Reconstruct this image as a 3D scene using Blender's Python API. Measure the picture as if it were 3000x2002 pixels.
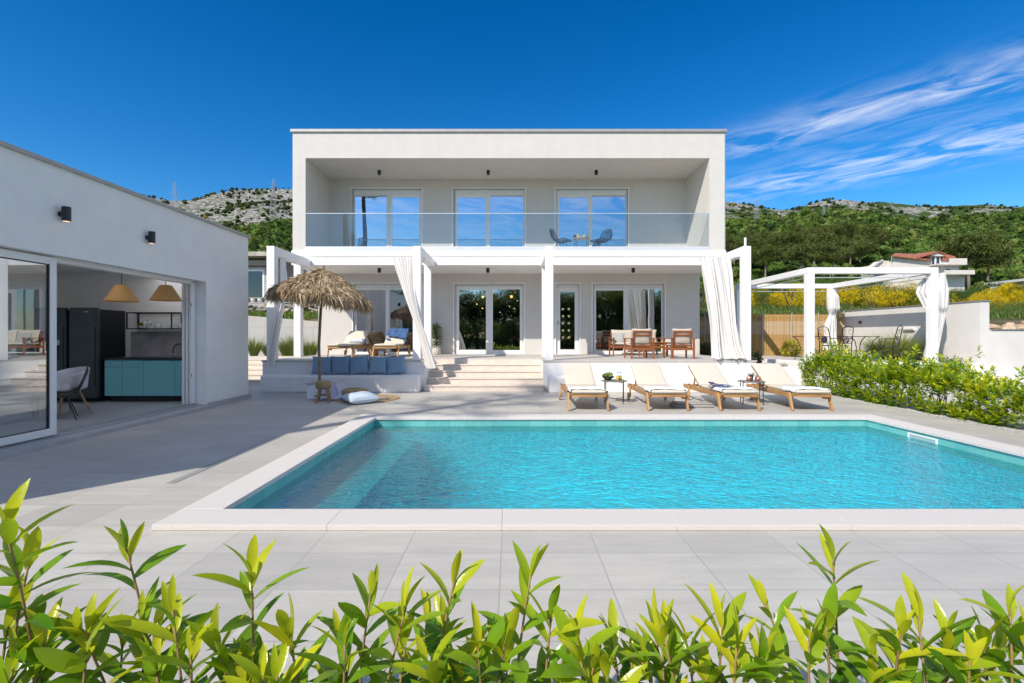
import bpy, math, random
import numpy as np
from mathutils import Vector, Matrix
random.seed(7); RS = np.random.RandomState(11)
R = math.radians
for o in list(bpy.data.objects): bpy.data.objects.remove(o)
S = bpy.context.scene
C = S.collection
# ---------------------------------------------------------------- camera
F = 1420.0; CX = 1498.0; HY = 985.0; EYE = 1.4      # photo measures: focal length in px, vanishing point, eye height
cd = bpy.data.cameras.new('camera'); cam = bpy.data.objects.new('camera', cd); C.objects.link(cam)
cam.location = (0, 0, EYE); cam.rotation_euler = (R(90), 0, 0)
cd.sensor_width = 36; cd.lens = 36*F/3000; cd.shift_x = 2/3000; cd.shift_y = -16/3000
cd.clip_start = .05; cd.clip_end = 6000
S.camera = cam
# ---------------------------------------------------------------- node helpers
class NT:
    def __init__(s, tree): s.t = tree
    def n(s, typ, ins=None, **props):
        nd = s.t.nodes.new(typ)
        for k, v in props.items(): setattr(nd, k, v)
        for k, v in (ins or {}).items():
            if isinstance(v, bpy.types.NodeSocket): s.t.links.new(v, nd.inputs[k])
            else: nd.inputs[k].default_value = v
        return nd
    def m(s, op, a, b=0.0, c=0.0, clamp=False):
        nd = s.t.nodes.new('ShaderNodeMath'); nd.operation = op; nd.use_clamp = clamp
        for i, v in enumerate((a, b, c)):
            if isinstance(v, bpy.types.NodeSocket): s.t.links.new(v, nd.inputs[i])
            else: nd.inputs[i].default_value = v
        return nd.outputs[0]
    def mix(s, f, a, b, typ='MIX'):
        nd = s.t.nodes.new('ShaderNodeMix'); nd.data_type = 'RGBA'; nd.blend_type = typ
        for i, v in ((0, f), (6, a), (7, b)):
            if isinstance(v, bpy.types.NodeSocket): s.t.links.new(v, nd.inputs[i])
            else: nd.inputs[i].default_value = (v if i == 0 else (tuple(v)+(1,))[:4])
        return nd.outputs[2]
    def ramp(s, f, stops):
        nd = s.t.nodes.new('ShaderNodeValToRGB'); s.t.links.new(f, nd.inputs[0])
        e = nd.color_ramp.elements
        while len(e) < len(stops): e.new(.5)
        for i, (p, c) in enumerate(stops):
            e[i].position = p; e[i].color = (c, c, c, 1) if not hasattr(c, '__len__') else (tuple(c)+(1,))[:4]
        return nd.outputs[0]
    def noise(s, vec, scale, detail=4, rough=.55, dist=0.0):
        nd = s.n('ShaderNodeTexNoise', {'Vector': vec, 'Scale': scale, 'Detail': detail, 'Roughness': rough, 'Distortion': dist})
        return nd.outputs['Fac']
    def mapping(s, vec, loc=(0,0,0), rot=(0,0,0), sc=(1,1,1)):
        return s.n('ShaderNodeMapping', {'Vector': vec, 'Location': loc, 'Rotation': rot, 'Scale': sc}).outputs[0]
def newmat(name):
    m = bpy.data.materials.new(name); m.use_nodes = True; m.node_tree.nodes.clear()
    t = NT(m.node_tree); out = t.n('ShaderNodeOutputMaterial')
    return m, t, out
# ---------------------------------------------------------------- world and sun
SUN_EL = R(41.1); SX, SY = .643, .766                      # light travels towards +x, +y and down
w = bpy.data.worlds.new('World'); S.world = w; w.use_nodes = True; w.node_tree.nodes.clear()
t = NT(w.node_tree)
sky = t.n('ShaderNodeTexSky', sky_type='NISHITA', sun_disc=False, sun_elevation=SUN_EL, sun_rotation=math.atan2(-SX, -SY), altitude=200, air_density=1.0, dust_density=.35, ozone_density=3.0)
col = t.n('ShaderNodeHueSaturation', {'Color': sky.outputs[0], 'Saturation': 1.42, 'Value': 1.0, 'Hue': .498}).outputs[0]
col = t.n('ShaderNodeGamma', {'Color': col, 'Gamma': 1.17}).outputs[0]
g = t.n('ShaderNodeTexCoord').outputs['Generated']
sp = t.n('ShaderNodeSeparateXYZ', {0: g}); dx, dy, dz = sp.outputs
iz = t.m('DIVIDE', 1.0, t.m('MAXIMUM', dz, .04)); u = t.m('MULTIPLY', dx, iz); v = t.m('MULTIPLY', dy, iz)
su = t.m('ADD', u, v); df = t.m('SUBTRACT', u, v)          # cirrus streaks run along u - v
cv = t.n('ShaderNodeCombineXYZ', {0: t.m('MULTIPLY', df, .85), 1: t.m('MULTIPLY', su, 1.7), 2: 0.0}).outputs[0]
n1 = t.noise(cv, 2.1, 8, .60, .8)
cv2 = t.n('ShaderNodeCombineXYZ', {0: t.m('MULTIPLY', df, 1.0), 1: t.m('ADD', t.m('MULTIPLY', su, 3.2), t.m('MULTIPLY', df, .9)), 2: 0.0}).outputs[0]
n2 = t.noise(cv2, 2.2, 8, .65, .5)
def band(c, wd): return t.m('POWER', 2.718, t.m('MULTIPLY', t.m('POWER', t.m('DIVIDE', t.m('SUBTRACT', su, c), wd), 2.0), -1.0))
b = t.m('ADD', t.m('MULTIPLY', band(4.95, .46), 1.1), t.m('MULTIPLY', band(3.75, .30), .9))
b = t.m('MULTIPLY', b, t.m('MULTIPLY_ADD', df, .55, 1.55, clamp=True))
b = t.m('MULTIPLY', b, t.m('GREATER_THAN', dy, 0.0))
# cloud outside the frame, behind, overhead and to the right, added for fill light
bm_ = t.n('ShaderNodeMapRange', {0: dy, 1: .12, 2: -.15}, clamp=True).outputs[0]
bm_ = t.m('MULTIPLY', bm_, t.n('ShaderNodeMapRange', {0: dz, 1: .22, 2: .55, 3: .22, 4: .78}, clamp=True).outputs[0])
rm_ = t.n('ShaderNodeMapRange', {0: t.m('SUBTRACT', dx, t.m('MULTIPLY', t.m('ABSOLUTE', dy), 1.25)), 1: .0, 2: .3, 4: .62}, clamp=True).outputs[0]
back = t.m('MAXIMUM', bm_, rm_)
wsp = t.n('ShaderNodeMapRange', {0: t.m('ADD', t.m('MULTIPLY', n1, .78), t.m('MULTIPLY', n2, .22)), 1: .43, 2: .70, 3: 0.0, 4: .64}, clamp=True).outputs[0]
cl = t.m('MAXIMUM', t.m('MULTIPLY', b, wsp), t.m('MULTIPLY', back, t.n('ShaderNodeMapRange', {0: n1, 1: .34, 2: .60, 4: .85}, clamp=True).outputs[0]), clamp=True) if False else t.m('MINIMUM', 1.0, t.m('MAXIMUM', t.m('MULTIPLY', b, wsp), t.m('MULTIPLY', back, t.n('ShaderNodeMapRange', {0: n1, 1: .34, 2: .60, 4: .80}, clamp=True).outputs[0])))
cl = t.m('MULTIPLY', cl, t.n('ShaderNodeMapRange', {0: dz, 1: .05, 2: .16}, clamp=True).outputs[0])
col = t.mix(cl, col, (9.6, 9.6, 9.8))
bg = t.n('ShaderNodeBackground', {'Color': col, 'Strength': .084})
t.t.links.new(bg.outputs[0], t.n('ShaderNodeOutputWorld').inputs[0])
sl = bpy.data.lights.new('sun', 'SUN'); sl.energy = 3.45; sl.angle = R(.53); sl.color = (1, .915, .80)
so = bpy.data.objects.new('sun', sl); C.objects.link(so)
so.rotation_euler = Vector((SX*math.cos(SUN_EL), SY*math.cos(SUN_EL), -math.sin(SUN_EL))).to_track_quat('-Z', 'Y').to_euler()
so.location = (-20, -25, 30)
S.view_settings.view_transform = 'Standard'; S.view_settings.look = 'None'; S.view_settings.exposure = .56; S.view_settings.gamma = 1
# ---------------------------------------------------------------- materials
def mat(name, c, rough=.6, var=.08, vs=6.0, bump=0.0, bs=60.0, metal=0.0, spec=.5, stretch=(1,1,1), c2=None, coat=0.0, wear=0.0):
    m, t, out = newmat(name)
    g = t.n('ShaderNodeTexCoord').outputs['Object']
    gm = t.mapping(g, sc=stretch)
    n = t.noise(gm, vs, 6, .6)
    cc2 = c2 if c2 else tuple(x*(1-2.2*var) for x in c)
    cc1 = c if c2 else tuple(min(1, x*(1+var)) for x in c)
    f = t.n('ShaderNodeMapRange', {0: n, 1: .3, 2: .7}, clamp=True).outputs[0]
    colr = t.mix(f, cc1, cc2)
    if wear:
        n3 = t.noise(t.mapping(g, sc=(1.3, 1.3, .25)), 2.2, 7, .65)
        f3 = t.n('ShaderNodeMapRange', {0: n3, 1: .55, 2: .8, 4: wear}, clamp=True).outputs[0]
        colr = t.mix(f3, colr, tuple(x*.72 for x in c))
    p = t.n('ShaderNodeBsdfPrincipled', {'Base Color': colr, 'Roughness': rough, 'Metallic': metal, 'Specular IOR Level': spec, 'Coat Weight': coat})
    if bump:
        bn = t.noise(gm, bs, 5, .6)
        b = t.n('ShaderNodeBump', {'Height': bn, 'Strength': min(1, bump*2), 'Distance': bump*.01})
        t.t.links.new(b.outputs[0], p.inputs['Normal'])
    t.t.links.new(p.outputs[0], out.inputs[0])
    return m
def woodmat(name, c1, c2, axis=1, rough=.5, sc=9.0):
    m, t, out = newmat(name)
    g = t.n('ShaderNodeTexCoord').outputs['Object']
    s = [sc*2.2]*3; s[axis] = sc*.18
    n = t.noise(t.mapping(g, sc=s), 1.6, 6, .6, .4)
    n2 = t.noise(g, 3.0, 3)
    f = t.n('ShaderNodeMapRange', {0: t.m('ADD', t.m('MULTIPLY', n, .75), t.m('MULTIPLY', n2, .25)), 1: .36, 2: .64}, clamp=True).outputs[0]
    colr = t.mix(f, c1, c2)
    b = t.n('ShaderNodeBump', {'Height': n, 'Strength': .3, 'Distance': .002})
    p = t.n('ShaderNodeBsdfPrincipled', {'Base Color': colr, 'Roughness': rough, 'Normal': b.outputs[0]})
    t.t.links.new(p.outputs[0], out.inputs[0]); return m
def foliage(name, ca, cb, cc=None, rough=.35, transl=.3, spec=.5, vein=False):
    """ca..cb by the per-leaf attribute 'tint' (a leaf's own colour: old to young)"""
    m, t, out = newmat(name)
    a = t.n('ShaderNodeAttribute', attribute_name='tint').outputs['Fac']
    colr = t.ramp(a, [(0, ca), (.55, cb), (1, cc or cb)])
    g = t.n('ShaderNodeTexCoord').outputs['Object']
    n = t.noise(g, 35.0, 3)
    colr = t.mix(t.m('MULTIPLY', n, .35), colr, tuple(x*.6 for x in ca))
    ins = {'Base Color': colr, 'Roughness': rough, 'Specular IOR Level': spec}
    if vein:
        b = t.n('ShaderNodeBump', {'Height': t.noise(g, 120.0, 2), 'Strength': .35, 'Distance': .002}); ins['Normal'] = b.outputs[0]
    p = t.n('ShaderNodeBsdfPrincipled', ins)
    tr = t.n('ShaderNodeBsdfTranslucent', {'Color': t.mix(.5, colr, (.35, .45, .02))})
    mx = t.n('ShaderNodeMixShader', {0: transl, 1: p.outputs[0], 2: tr.outputs[0]})
    t.t.links.new(mx.outputs[0], out.inputs[0]); return m
def clothmat(name, c, transl=.25, rough=.85, weave=350.0, var=.05, crease=.004):
    m, t, out = newmat(name)
    g = t.n('ShaderNodeTexCoord').outputs['Object']
    n = t.noise(g, weave, 2); n2 = t.noise(g, 5.0, 5)
    colr = t.mix(t.m('MULTIPLY', n2, var*4), c, tuple(x*.7 for x in c))
    b = t.n('ShaderNodeBump', {'Height': t.m('ADD', n, t.m('MULTIPLY', n2, 1.5)), 'Strength': .4 if crease < .01 else .9, 'Distance': crease})
    p = t.n('ShaderNodeBsdfPrincipled', {'Base Color': colr, 'Roughness': rough, 'Specular IOR Level': .2, 'Normal': b.outputs[0], 'Sheen Weight': .1})
    tr = t.n('ShaderNodeBsdfTranslucent', {'Color': colr})
    mx = t.n('ShaderNodeMixShader', {0: transl, 1: p.outputs[0], 2: tr.outputs[0]})
    t.t.links.new(mx.outputs[0], out.inputs[0]); return m
def glassmat(name, refl=.3, tint=(1,1,1), rough=.0, pw=1.0, wob=.0):
    m, t, out = newmat(name)
    lw = t.n('ShaderNodeLayerWeight', {'Blend': .5}).outputs['Facing']
    f = t.m('MULTIPLY_ADD', t.m('POWER', lw, 4.0), 1-refl, refl, clamp=True)
    gi = {'Roughness': rough, 'Color': (.93, .96, 1, 1)}
    if wob:
        nn = t.noise(t.n('ShaderNodeTexCoord').outputs['Object'], .9, 1)
        b = t.n('ShaderNodeBump', {'Height': nn, 'Strength': 1.0, 'Distance': wob}); gi['Normal'] = b.outputs[0]
    gl = t.n('ShaderNodeBsdfGlossy', gi)
    tr = t.n('ShaderNodeBsdfTransparent', {'Color': tuple(tint)+(1,)})
    mx = t.n('ShaderNodeMixShader', {0: f, 1: tr.outputs[0], 2: gl.outputs[0]})
    t.t.links.new(mx.outputs[0], out.inputs[0]); return m
def emis(name, c, s):
    m, t, out = newmat(name); e = t.n('ShaderNodeEmission', {'Color': tuple(c)+(1,), 'Strength': s}); t.t.links.new(e.outputs[0], out.inputs[0]); return m
# ---------------------------------------------------------------- mesh helpers
def rotm(rx=0, ry=0, rz=0): return (Matrix.Rotation(rz, 3, 'Z') @ Matrix.Rotation(ry, 3, 'Y') @ Matrix.Rotation(rx, 3, 'X'))
class MB:
    def __init__(s): s.v = []; s.f = []
    def add(s, vs, fs):
        k = len(s.v); s.v += [tuple(p) for p in vs]; s.f += [tuple(i+k for i in f) for f in fs]; return s
    def box(s, x0, y0, z0, x1, y1, z1):
        x0, x1 = sorted((x0, x1)); y0, y1 = sorted((y0, y1)); z0, z1 = sorted((z0, z1))
        return s.add([(x0,y0,z0),(x1,y0,z0),(x1,y1,z0),(x0,y1,z0),(x0,y0,z1),(x1,y0,z1),(x1,y1,z1),(x0,y1,z1)],
                     [(0,3,2,1),(4,5,6,7),(0,1,5,4),(1,2,6,5),(2,3,7,6),(3,0,4,7)])
    def obox(s, c, size, rot=(0,0,0)):
        m = rotm(*rot); c = Vector(c); h = [x/2 for x in size]
        vs = [c + m @ Vector((a*h[0], b*h[1], d*h[2])) for d in (-1,1) for (a,b) in ((-1,-1),(1,-1),(1,1),(-1,1))]
        return s.add(vs, [(0,3,2,1),(4,5,6,7),(0,1,5,4),(1,2,6,5),(2,3,7,6),(3,0,4,7)])
    def beam(s, a, b, w, h, up=(0,0,1)):
        a = Vector(a); b = Vector(b); d = (b-a).normalized(); u = Vector(up)
        if abs(d.dot(u)) > .98: u = Vector((0,1,0))
        x = d.cross(u).normalized(); z = x.cross(d).normalized()
        vs = [p + x*sx*w/2 + z*sz*h/2 for p in (a, b) for (sx, sz) in ((-1,-1),(1,-1),(1,1),(-1,1))]
        return s.add(vs, [(0,1,2,3),(7,6,5,4),(0,4,5,1),(1,5,6,2),(2,6,7,3),(3,7,4,0)])
    def tube(s, pts, r, n=6, cap=True, closed=False):
        pts = [Vector(p) for p in pts]; m = len(pts); rr = r if hasattr(r, '__len__') else [r]*m
        k = len(s.v); ref = None
        for i, p in enumerate(pts):
            if closed: d = pts[(i+1) % m]-pts[i-1]
            else: d = pts[min(i+1, m-1)]-pts[max(i-1, 0)]
            d.normalize()
            if ref is None: ref = Vector((0,0,1)) if abs(d.z) < .9 else Vector((1,0,0))
            x = d.cross(ref).normalized(); y = x.cross(d).normalized(); ref = y
            for j in range(n):
                a = 2*math.pi*j/n; s.v.append(tuple(p + (x*math.cos(a)+y*math.sin(a))*rr[i]))
        for i in range(m if closed else m-1):
            for j in range(n):
                a = k+i*n; b = k+((i+1) % m)*n
                s.f.append((a+j, a+(j+1) % n, b+(j+1) % n, b+j))
        if cap and not closed:
            s.f.append(tuple(k+j for j in range(n-1, -1, -1))); s.f.append(tuple(k+(m-1)*n+j for j in range(n)))
        return s
    def lathe(s, prof, c=(0,0,0), n=24, cap=True, sx=1, sy=1):
        k = len(s.v); m = len(prof)
        for (r, z) in prof:
            for j in range(n):
                a = 2*math.pi*j/n; s.v.append((c[0]+r*sx*math.cos(a), c[1]+r*sy*math.sin(a), c[2]+z))
        for i in range(m-1):
            for j in range(n):
                a = k+i*n; b = a+n; s.f.append((a+j, a+(j+1) % n, b+(j+1) % n, b+j))
        if cap:
            s.f.append(tuple(k+j for j in range(n-1, -1, -1))); s.f.append(tuple(k+(m-1)*n+j for j in range(n)))
        return s
    def prism(s, poly, a0, a1, axis='x'):
        k = len(s.v); n = len(poly)
        for a in (a0, a1):
            for (p, q) in poly:
                s.v.append({'x': (a, p, q), 'y': (p, a, q), 'z': (p, q, a)}[axis])
        s.f.append(tuple(k+j for j in range(n))); s.f.append(tuple(k+n+j for j in range(n-1, -1, -1)))
        for j in range(n): s.f.append((k+j, k+n+j, k+n+(j+1) % n, k+(j+1) % n))
        return s
    def grid(s, fn, nu, nv):
        k = len(s.v)
        for j in range(nv+1):
            for i in range(nu+1): s.v.append(tuple(fn(i/nu, j/nv)))
        for j in range(nv):
            for i in range(nu):
                a = k+j*(nu+1)+i; s.f.append((a, a+1, a+nu+2, a+nu+1))
        return s
    def build(s, name, m, parent=None, loc=None, world=False, smooth=False, bevel=0, seg=2, auto=True, fix=True):
        me = bpy.data.meshes.new(name)
        off = Vector((0,0,0))
        if world and parent is not None: off = parent.location
        elif loc is not None: off = Vector(loc)
        me.from_pydata([(a-off[0], b-off[1], c-off[2]) for a, b, c in s.v], [], s.f); me.update()
        if fix:
            import bmesh
            bm = bmesh.new(); bm.from_mesh(me); bmesh.ops.recalc_face_normals(bm, faces=bm.faces); bm.to_mesh(me); bm.free()
        if smooth:
            for p in me.polygons: p.use_smooth = True
        me.materials.append(m)
        o = bpy.data.objects.new(name, me); C.objects.link(o)
        if parent is not None: o.parent = parent
        elif loc is not None: o.location = loc
        if bevel:
            b = o.modifiers.new('bevel', 'BEVEL'); b.width = bevel; b.segments = seg; b.limit_method = 'ANGLE'; b.angle_limit = R(40)
            if seg > 1:
                for p in me.polygons: p.use_smooth = True
                o.modifiers.new('wn', 'WEIGHTED_NORMAL')
        return o
def tag(o, label=None, cat=None, group=None, kind=None):
    if label: o['label'] = label
    if cat: o['category'] = cat
    if group: o['group'] = group
    if kind: o['kind'] = kind
    return o
def thing(name, label, cat, loc=(0,0,0), rz=0, group=None):
    o = bpy.data.objects.new(name, None); C.objects.link(o); o.empty_display_size = .1
    o.location = loc; o.rotation_euler = (0, 0, rz)
    return tag(o, label, cat, group)
def copy_tree(o, parent=None):
    c = o.copy(); C.objects.link(c); c.parent = parent
    for ch in [x for x in C.objects if x.parent == o]: copy_tree(ch, c)
    return c
def place(proto, label, loc, rz=0, sc=1, used=set()):
    o = proto if proto.name not in used else copy_tree(proto)
    used.add(proto.name); o.location = loc; o.rotation_euler = (0, 0, rz); o['label'] = label
    if sc != 1: o.scale = (sc, sc, sc)
    return o
# numpy instancing into one mesh
def npmesh(name, V, Fq, m, parent=None, tint=None, loc=None, smooth=False):
    me = bpy.data.meshes.new(name); V = np.asarray(V, dtype=np.float32)
    if loc is not None: V = V - np.array(loc, dtype=np.float32)
    Fq = np.asarray(Fq, dtype=np.int32); k = Fq.shape[1]
    me.vertices.add(len(V)); me.vertices.foreach_set('co', V.ravel())
    me.loops.add(Fq.size); me.loops.foreach_set('vertex_index', Fq.ravel())
    me.polygons.add(len(Fq)); me.polygons.foreach_set('loop_start', np.arange(0, Fq.size, k, dtype=np.int32))
    try: me.polygons.foreach_set('loop_total', np.full(len(Fq), k, dtype=np.int32))
    except Exception: pass
    me.update(calc_edges=True)
    if smooth: me.polygons.foreach_set('use_smooth', np.ones(len(Fq), dtype=bool))
    if tint is not None:
        at = me.attributes.new('tint', 'FLOAT', 'POINT'); at.data.foreach_set('value', np.asarray(tint, dtype=np.float32).ravel())
    me.materials.append(m); me.validate()
    o = bpy.data.objects.new(name, me); C.objects.link(o)
    if parent is not None: o.parent = parent
    elif loc is not None: o.location = loc
    return o
def inst(bv, bf, mats, locs, scl, tint=None):
    """copies of base verts bv (n,3), faces bf by rotation mats (N,3,3), locs (N,3), scl (N,) or (N,3)"""
    N = len(locs); scl = np.asarray(scl)
    if scl.ndim == 1: scl = np.repeat(scl[:, None], 3, 1)
    V = np.einsum('nij,nkj->nki', mats, bv[None]*scl[:, None, :]) + np.asarray(locs)[:, None, :]
    Fq = (bf[None] + (np.arange(N)*len(bv))[:, None, None]).reshape(-1, bf.shape[1])
    T = None if tint is None else np.repeat(tint, len(bv))
    return V.reshape(-1, 3), Fq, T
def frames(d, up=None, roll=None):
    """rotation whose y is d (N,3) and whose z is near up"""
    d = d/np.linalg.norm(d, axis=1, keepdims=True)
    if up is None: up = RS.normal(size=d.shape)
    x = np.cross(d, up); x /= np.linalg.norm(x, axis=1, keepdims=True)+1e-9
    z = np.cross(x, d)
    if roll is not None:
        c, s_ = np.cos(roll)[:, None], np.sin(roll)[:, None]; x, z = x*c+z*s_, z*c-x*s_
    return np.stack([x, d, z], axis=2)
def leafbase(nseg=4, W=.17, fold=.06, curl=.12, tip=.0):
    """leaf of length 1 along y, two quads wide"""
    vs = []
    for i in range(nseg+1):
        a = i/nseg; w = W*(math.sin(math.pi*min(1, (a*.93+.05)))**.75) if a < 1 else .004
        z = -curl*a*a
        vs += [(-w, a, z+fold*(w/W)), (0, a, z), (w, a, z+fold*(w/W))]
    fs = []
    for i in range(nseg):
        k = i*3; fs += [(k, k+1, k+4, k+3), (k+1, k+2, k+5, k+4)]
    return np.array(vs, float), np.array(fs, int)
def bladebase(nseg=4, W=.02, bend=.5):
    vs = []
    for i in range(nseg+1):
        a = i/nseg; w = W*(1-a)**.7+.0005; vs += [(-w, bend*a*a, a*(1-.25*bend*a)), (w, bend*a*a, a*(1-.25*bend*a))]
    return np.array(vs, float), np.array([(2*i, 2*i+1, 2*i+3, 2*i+2) for i in range(nseg)], int)
def zrot(a):
    c, s_ = np.cos(a), np.sin(a); z = np.zeros_like(a); o = np.ones_like(a)
    return np.stack([np.stack([c, -s_, z], 1), np.stack([s_, c, z], 1), np.stack([z, z, o], 1)], 1)
def noise1(x, seed=0):
    return math.sin(x*1.7+seed)*.5+math.sin(x*3.1+seed*2.3)*.3+math.sin(x*6.7+seed*.7)*.2
# ---------------------------------------------------------------- shared materials
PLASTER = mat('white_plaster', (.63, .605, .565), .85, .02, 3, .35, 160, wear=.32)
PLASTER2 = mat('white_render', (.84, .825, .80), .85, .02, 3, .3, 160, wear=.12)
WHITEP = mat('white_paint', (.86, .86, .85), .45, .015, 2, .03, 40)
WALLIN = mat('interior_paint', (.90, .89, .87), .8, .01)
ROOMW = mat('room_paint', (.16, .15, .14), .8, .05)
PVC = mat('white_frame', (.80, .80, .79), .35, .01)
ALU = mat('grey_aluminium', (.50, .51, .52), .4, .03, metal=.5)
CAPM = mat('roof_cap_metal', (.42, .41, .39), .5, .05, metal=.3)
BLACK = mat('black_metal', (.018, .018, .02), .45, .1)
BLACKP = mat('black_plastic', (.02, .02, .022), .35, .1)
IRON = mat('dark_iron', (.035, .03, .028), .5, .15, 20, .2)
TEAK = woodmat('oiled_teak', (.50, .28, .11), (.30, .15, .055), 1)
TEAKX = woodmat('oiled_teak_crosswise', (.50, .28, .11), (.30, .15, .055), 0)
TEAKZ = woodmat('oiled_teak_upright', (.56, .33, .13), (.36, .19, .07), 2)
ACAC = woodmat('red_acacia', (.36, .125, .04), (.18, .055, .018), 0, .4)
ACACZ = woodmat('red_acacia_upright', (.36, .125, .04), (.18, .055, .018), 2, .4)
RAWOOD = woodmat('raw_branch_wood', (.42, .26, .13), (.24, .13, .06), 2, .7)
BAMBOO = woodmat('weathered_bamboo', (.30, .22, .14), (.15, .10, .065), 2, .65, 5)
CREAM = clothmat('cream_canvas', (.72, .65, .545), .1, crease=.007)
LINEN = clothmat('beige_linen', (.62, .55, .46), .1)
WCURT = clothmat('white_cotton_voile', (.92, .90, .87), .30, var=.015)
BLUEC = clothmat('blue_cotton', (.24, .37, .52), .1)
GLASS_DK = glassmat('dark_low_reflect_glass', .08, (.3, .33, .3))  # tinted dark and barely reflective so the pane does not mirror the sky
PALEC = clothmat('pale_blue_cotton', (.60, .70, .80), .1)
LILAC = clothmat('pale_lilac_throw', (.62, .62, .76), .2)
NAVY = clothmat('blue_knit', (.06, .13, .30), .1)
GLASS_UP = glassmat('upper_window_glass', .58, (.5, .55, .6), wob=.0025)
GLASS_LO = glassmat('lower_window_glass', .42, (.6, .64, .62), wob=.004)
GLASS_BAL = glassmat('balustrade_glass', .05, (.90, .93, .92))
GLASS_K = glassmat('sliding_door_glass', .32, (.72, .78, .8))
GLASS_J = glassmat('drinking_glass', .16, (.93, .96, .96))
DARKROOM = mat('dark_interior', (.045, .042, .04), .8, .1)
CONC = mat('raw_concrete', (.46, .45, .43), .9, .10, 1.6, .5, 60, wear=.35)
TERRAC = None
# tiles
def tilemat(name, c1, c2, mortar, bw, rh, off=(0,0,0), ms=.006, streak=True, rough=.55, plane='xy', sheen=.35):
    m, t, out = newmat(name)
    g = t.n('ShaderNodeNewGeometry').outputs['Position']
    if plane == 'xz': 
        s = t.n('ShaderNodeSeparateXYZ', {0: g}); g = t.n('ShaderNodeCombineXYZ', {0: t.m('ADD', s.outputs[0], s.outputs[1]), 1: s.outputs[2], 2: 0.0}).outputs[0]
    gm = t.mapping(g, loc=off)
    br = t.n('ShaderNodeTexBrick', {'Vector': gm, 'Color1': c1+(1,), 'Color2': c2+(1,), 'Mortar': mortar+(1,), 'Scale': 1.0, 'Mortar Size': ms, 'Mortar Smooth': .2, 'Bias': 0.0, 'Brick Width': bw, 'Row Height': rh}, offset=0.0, squash=1.0)
    colr = br.outputs[0]
    if streak:
        n = t.noise(t.mapping(g, sc=(.7, 5.0, 1)), 2.2, 7, .65, .3); n2 = t.noise(g, 1.3, 5, .6); n3 = t.noise(t.mapping(g, sc=(3, 14, 1)), 6, 5, .7)
        f = t.m('ADD', t.m('ADD', t.m('MULTIPLY', n, .5), t.m('MULTIPLY', n2, .35)), t.m('MULTIPLY', n3, .25))
        f = t.n('ShaderNodeMapRange', {0: f, 1: .38, 2: .72, 3: .0, 4: 1.0}, clamp=True).outputs[0]
        colr = t.mix(t.m('MULTIPLY', f, .75), colr, tuple(x*.76 for x in c2))
    b = t.n('ShaderNodeBump', {'Height': t.m('SUBTRACT', 1.0, br.outputs['Fac']), 'Strength': .6, 'Distance': .003})
    ro = t.m('MULTIPLY_ADD', t.noise(g, 3.0, 4), .3, rough-.15)
    p = t.n('ShaderNodeBsdfPrincipled', {'Base Color': colr, 'Roughness': ro, 'Specular IOR Level': sheen, 'Normal': b.outputs[0]})
    t.t.links.new(p.outputs[0], out.inputs[0]); return m
DECKM = tilemat('grey_porcelain_tiles', (.57, .555, .50), (.46, .445, .41), (.38, .37, .345), .625, .452, (.064, -2.224, 0), .004)
TERRM = tilemat('terrace_tiles', (.60, .565, .52), (.55, .52, .48), (.33, .32, .31), .6, .6, (0, 0, 0), .004)
STONE = mat('travertine', (.70, .62, .54), .7, .06, 5, .5, 30, stretch=(1, 1, 4), wear=.2)
COPING = mat('bush_hammered_limestone', (.75, .71, .665), .85, .05, 90, 1.0, 170, wear=.12)
KERB = mat('threshold_stone', (.42, .41, .41), .7, .06, 4, .2)
FLOORK = tilemat('kitchen_floor_tiles', (.34, .37, .40), (.30, .33, .36), (.24, .25, .27), .6, .6)
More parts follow.
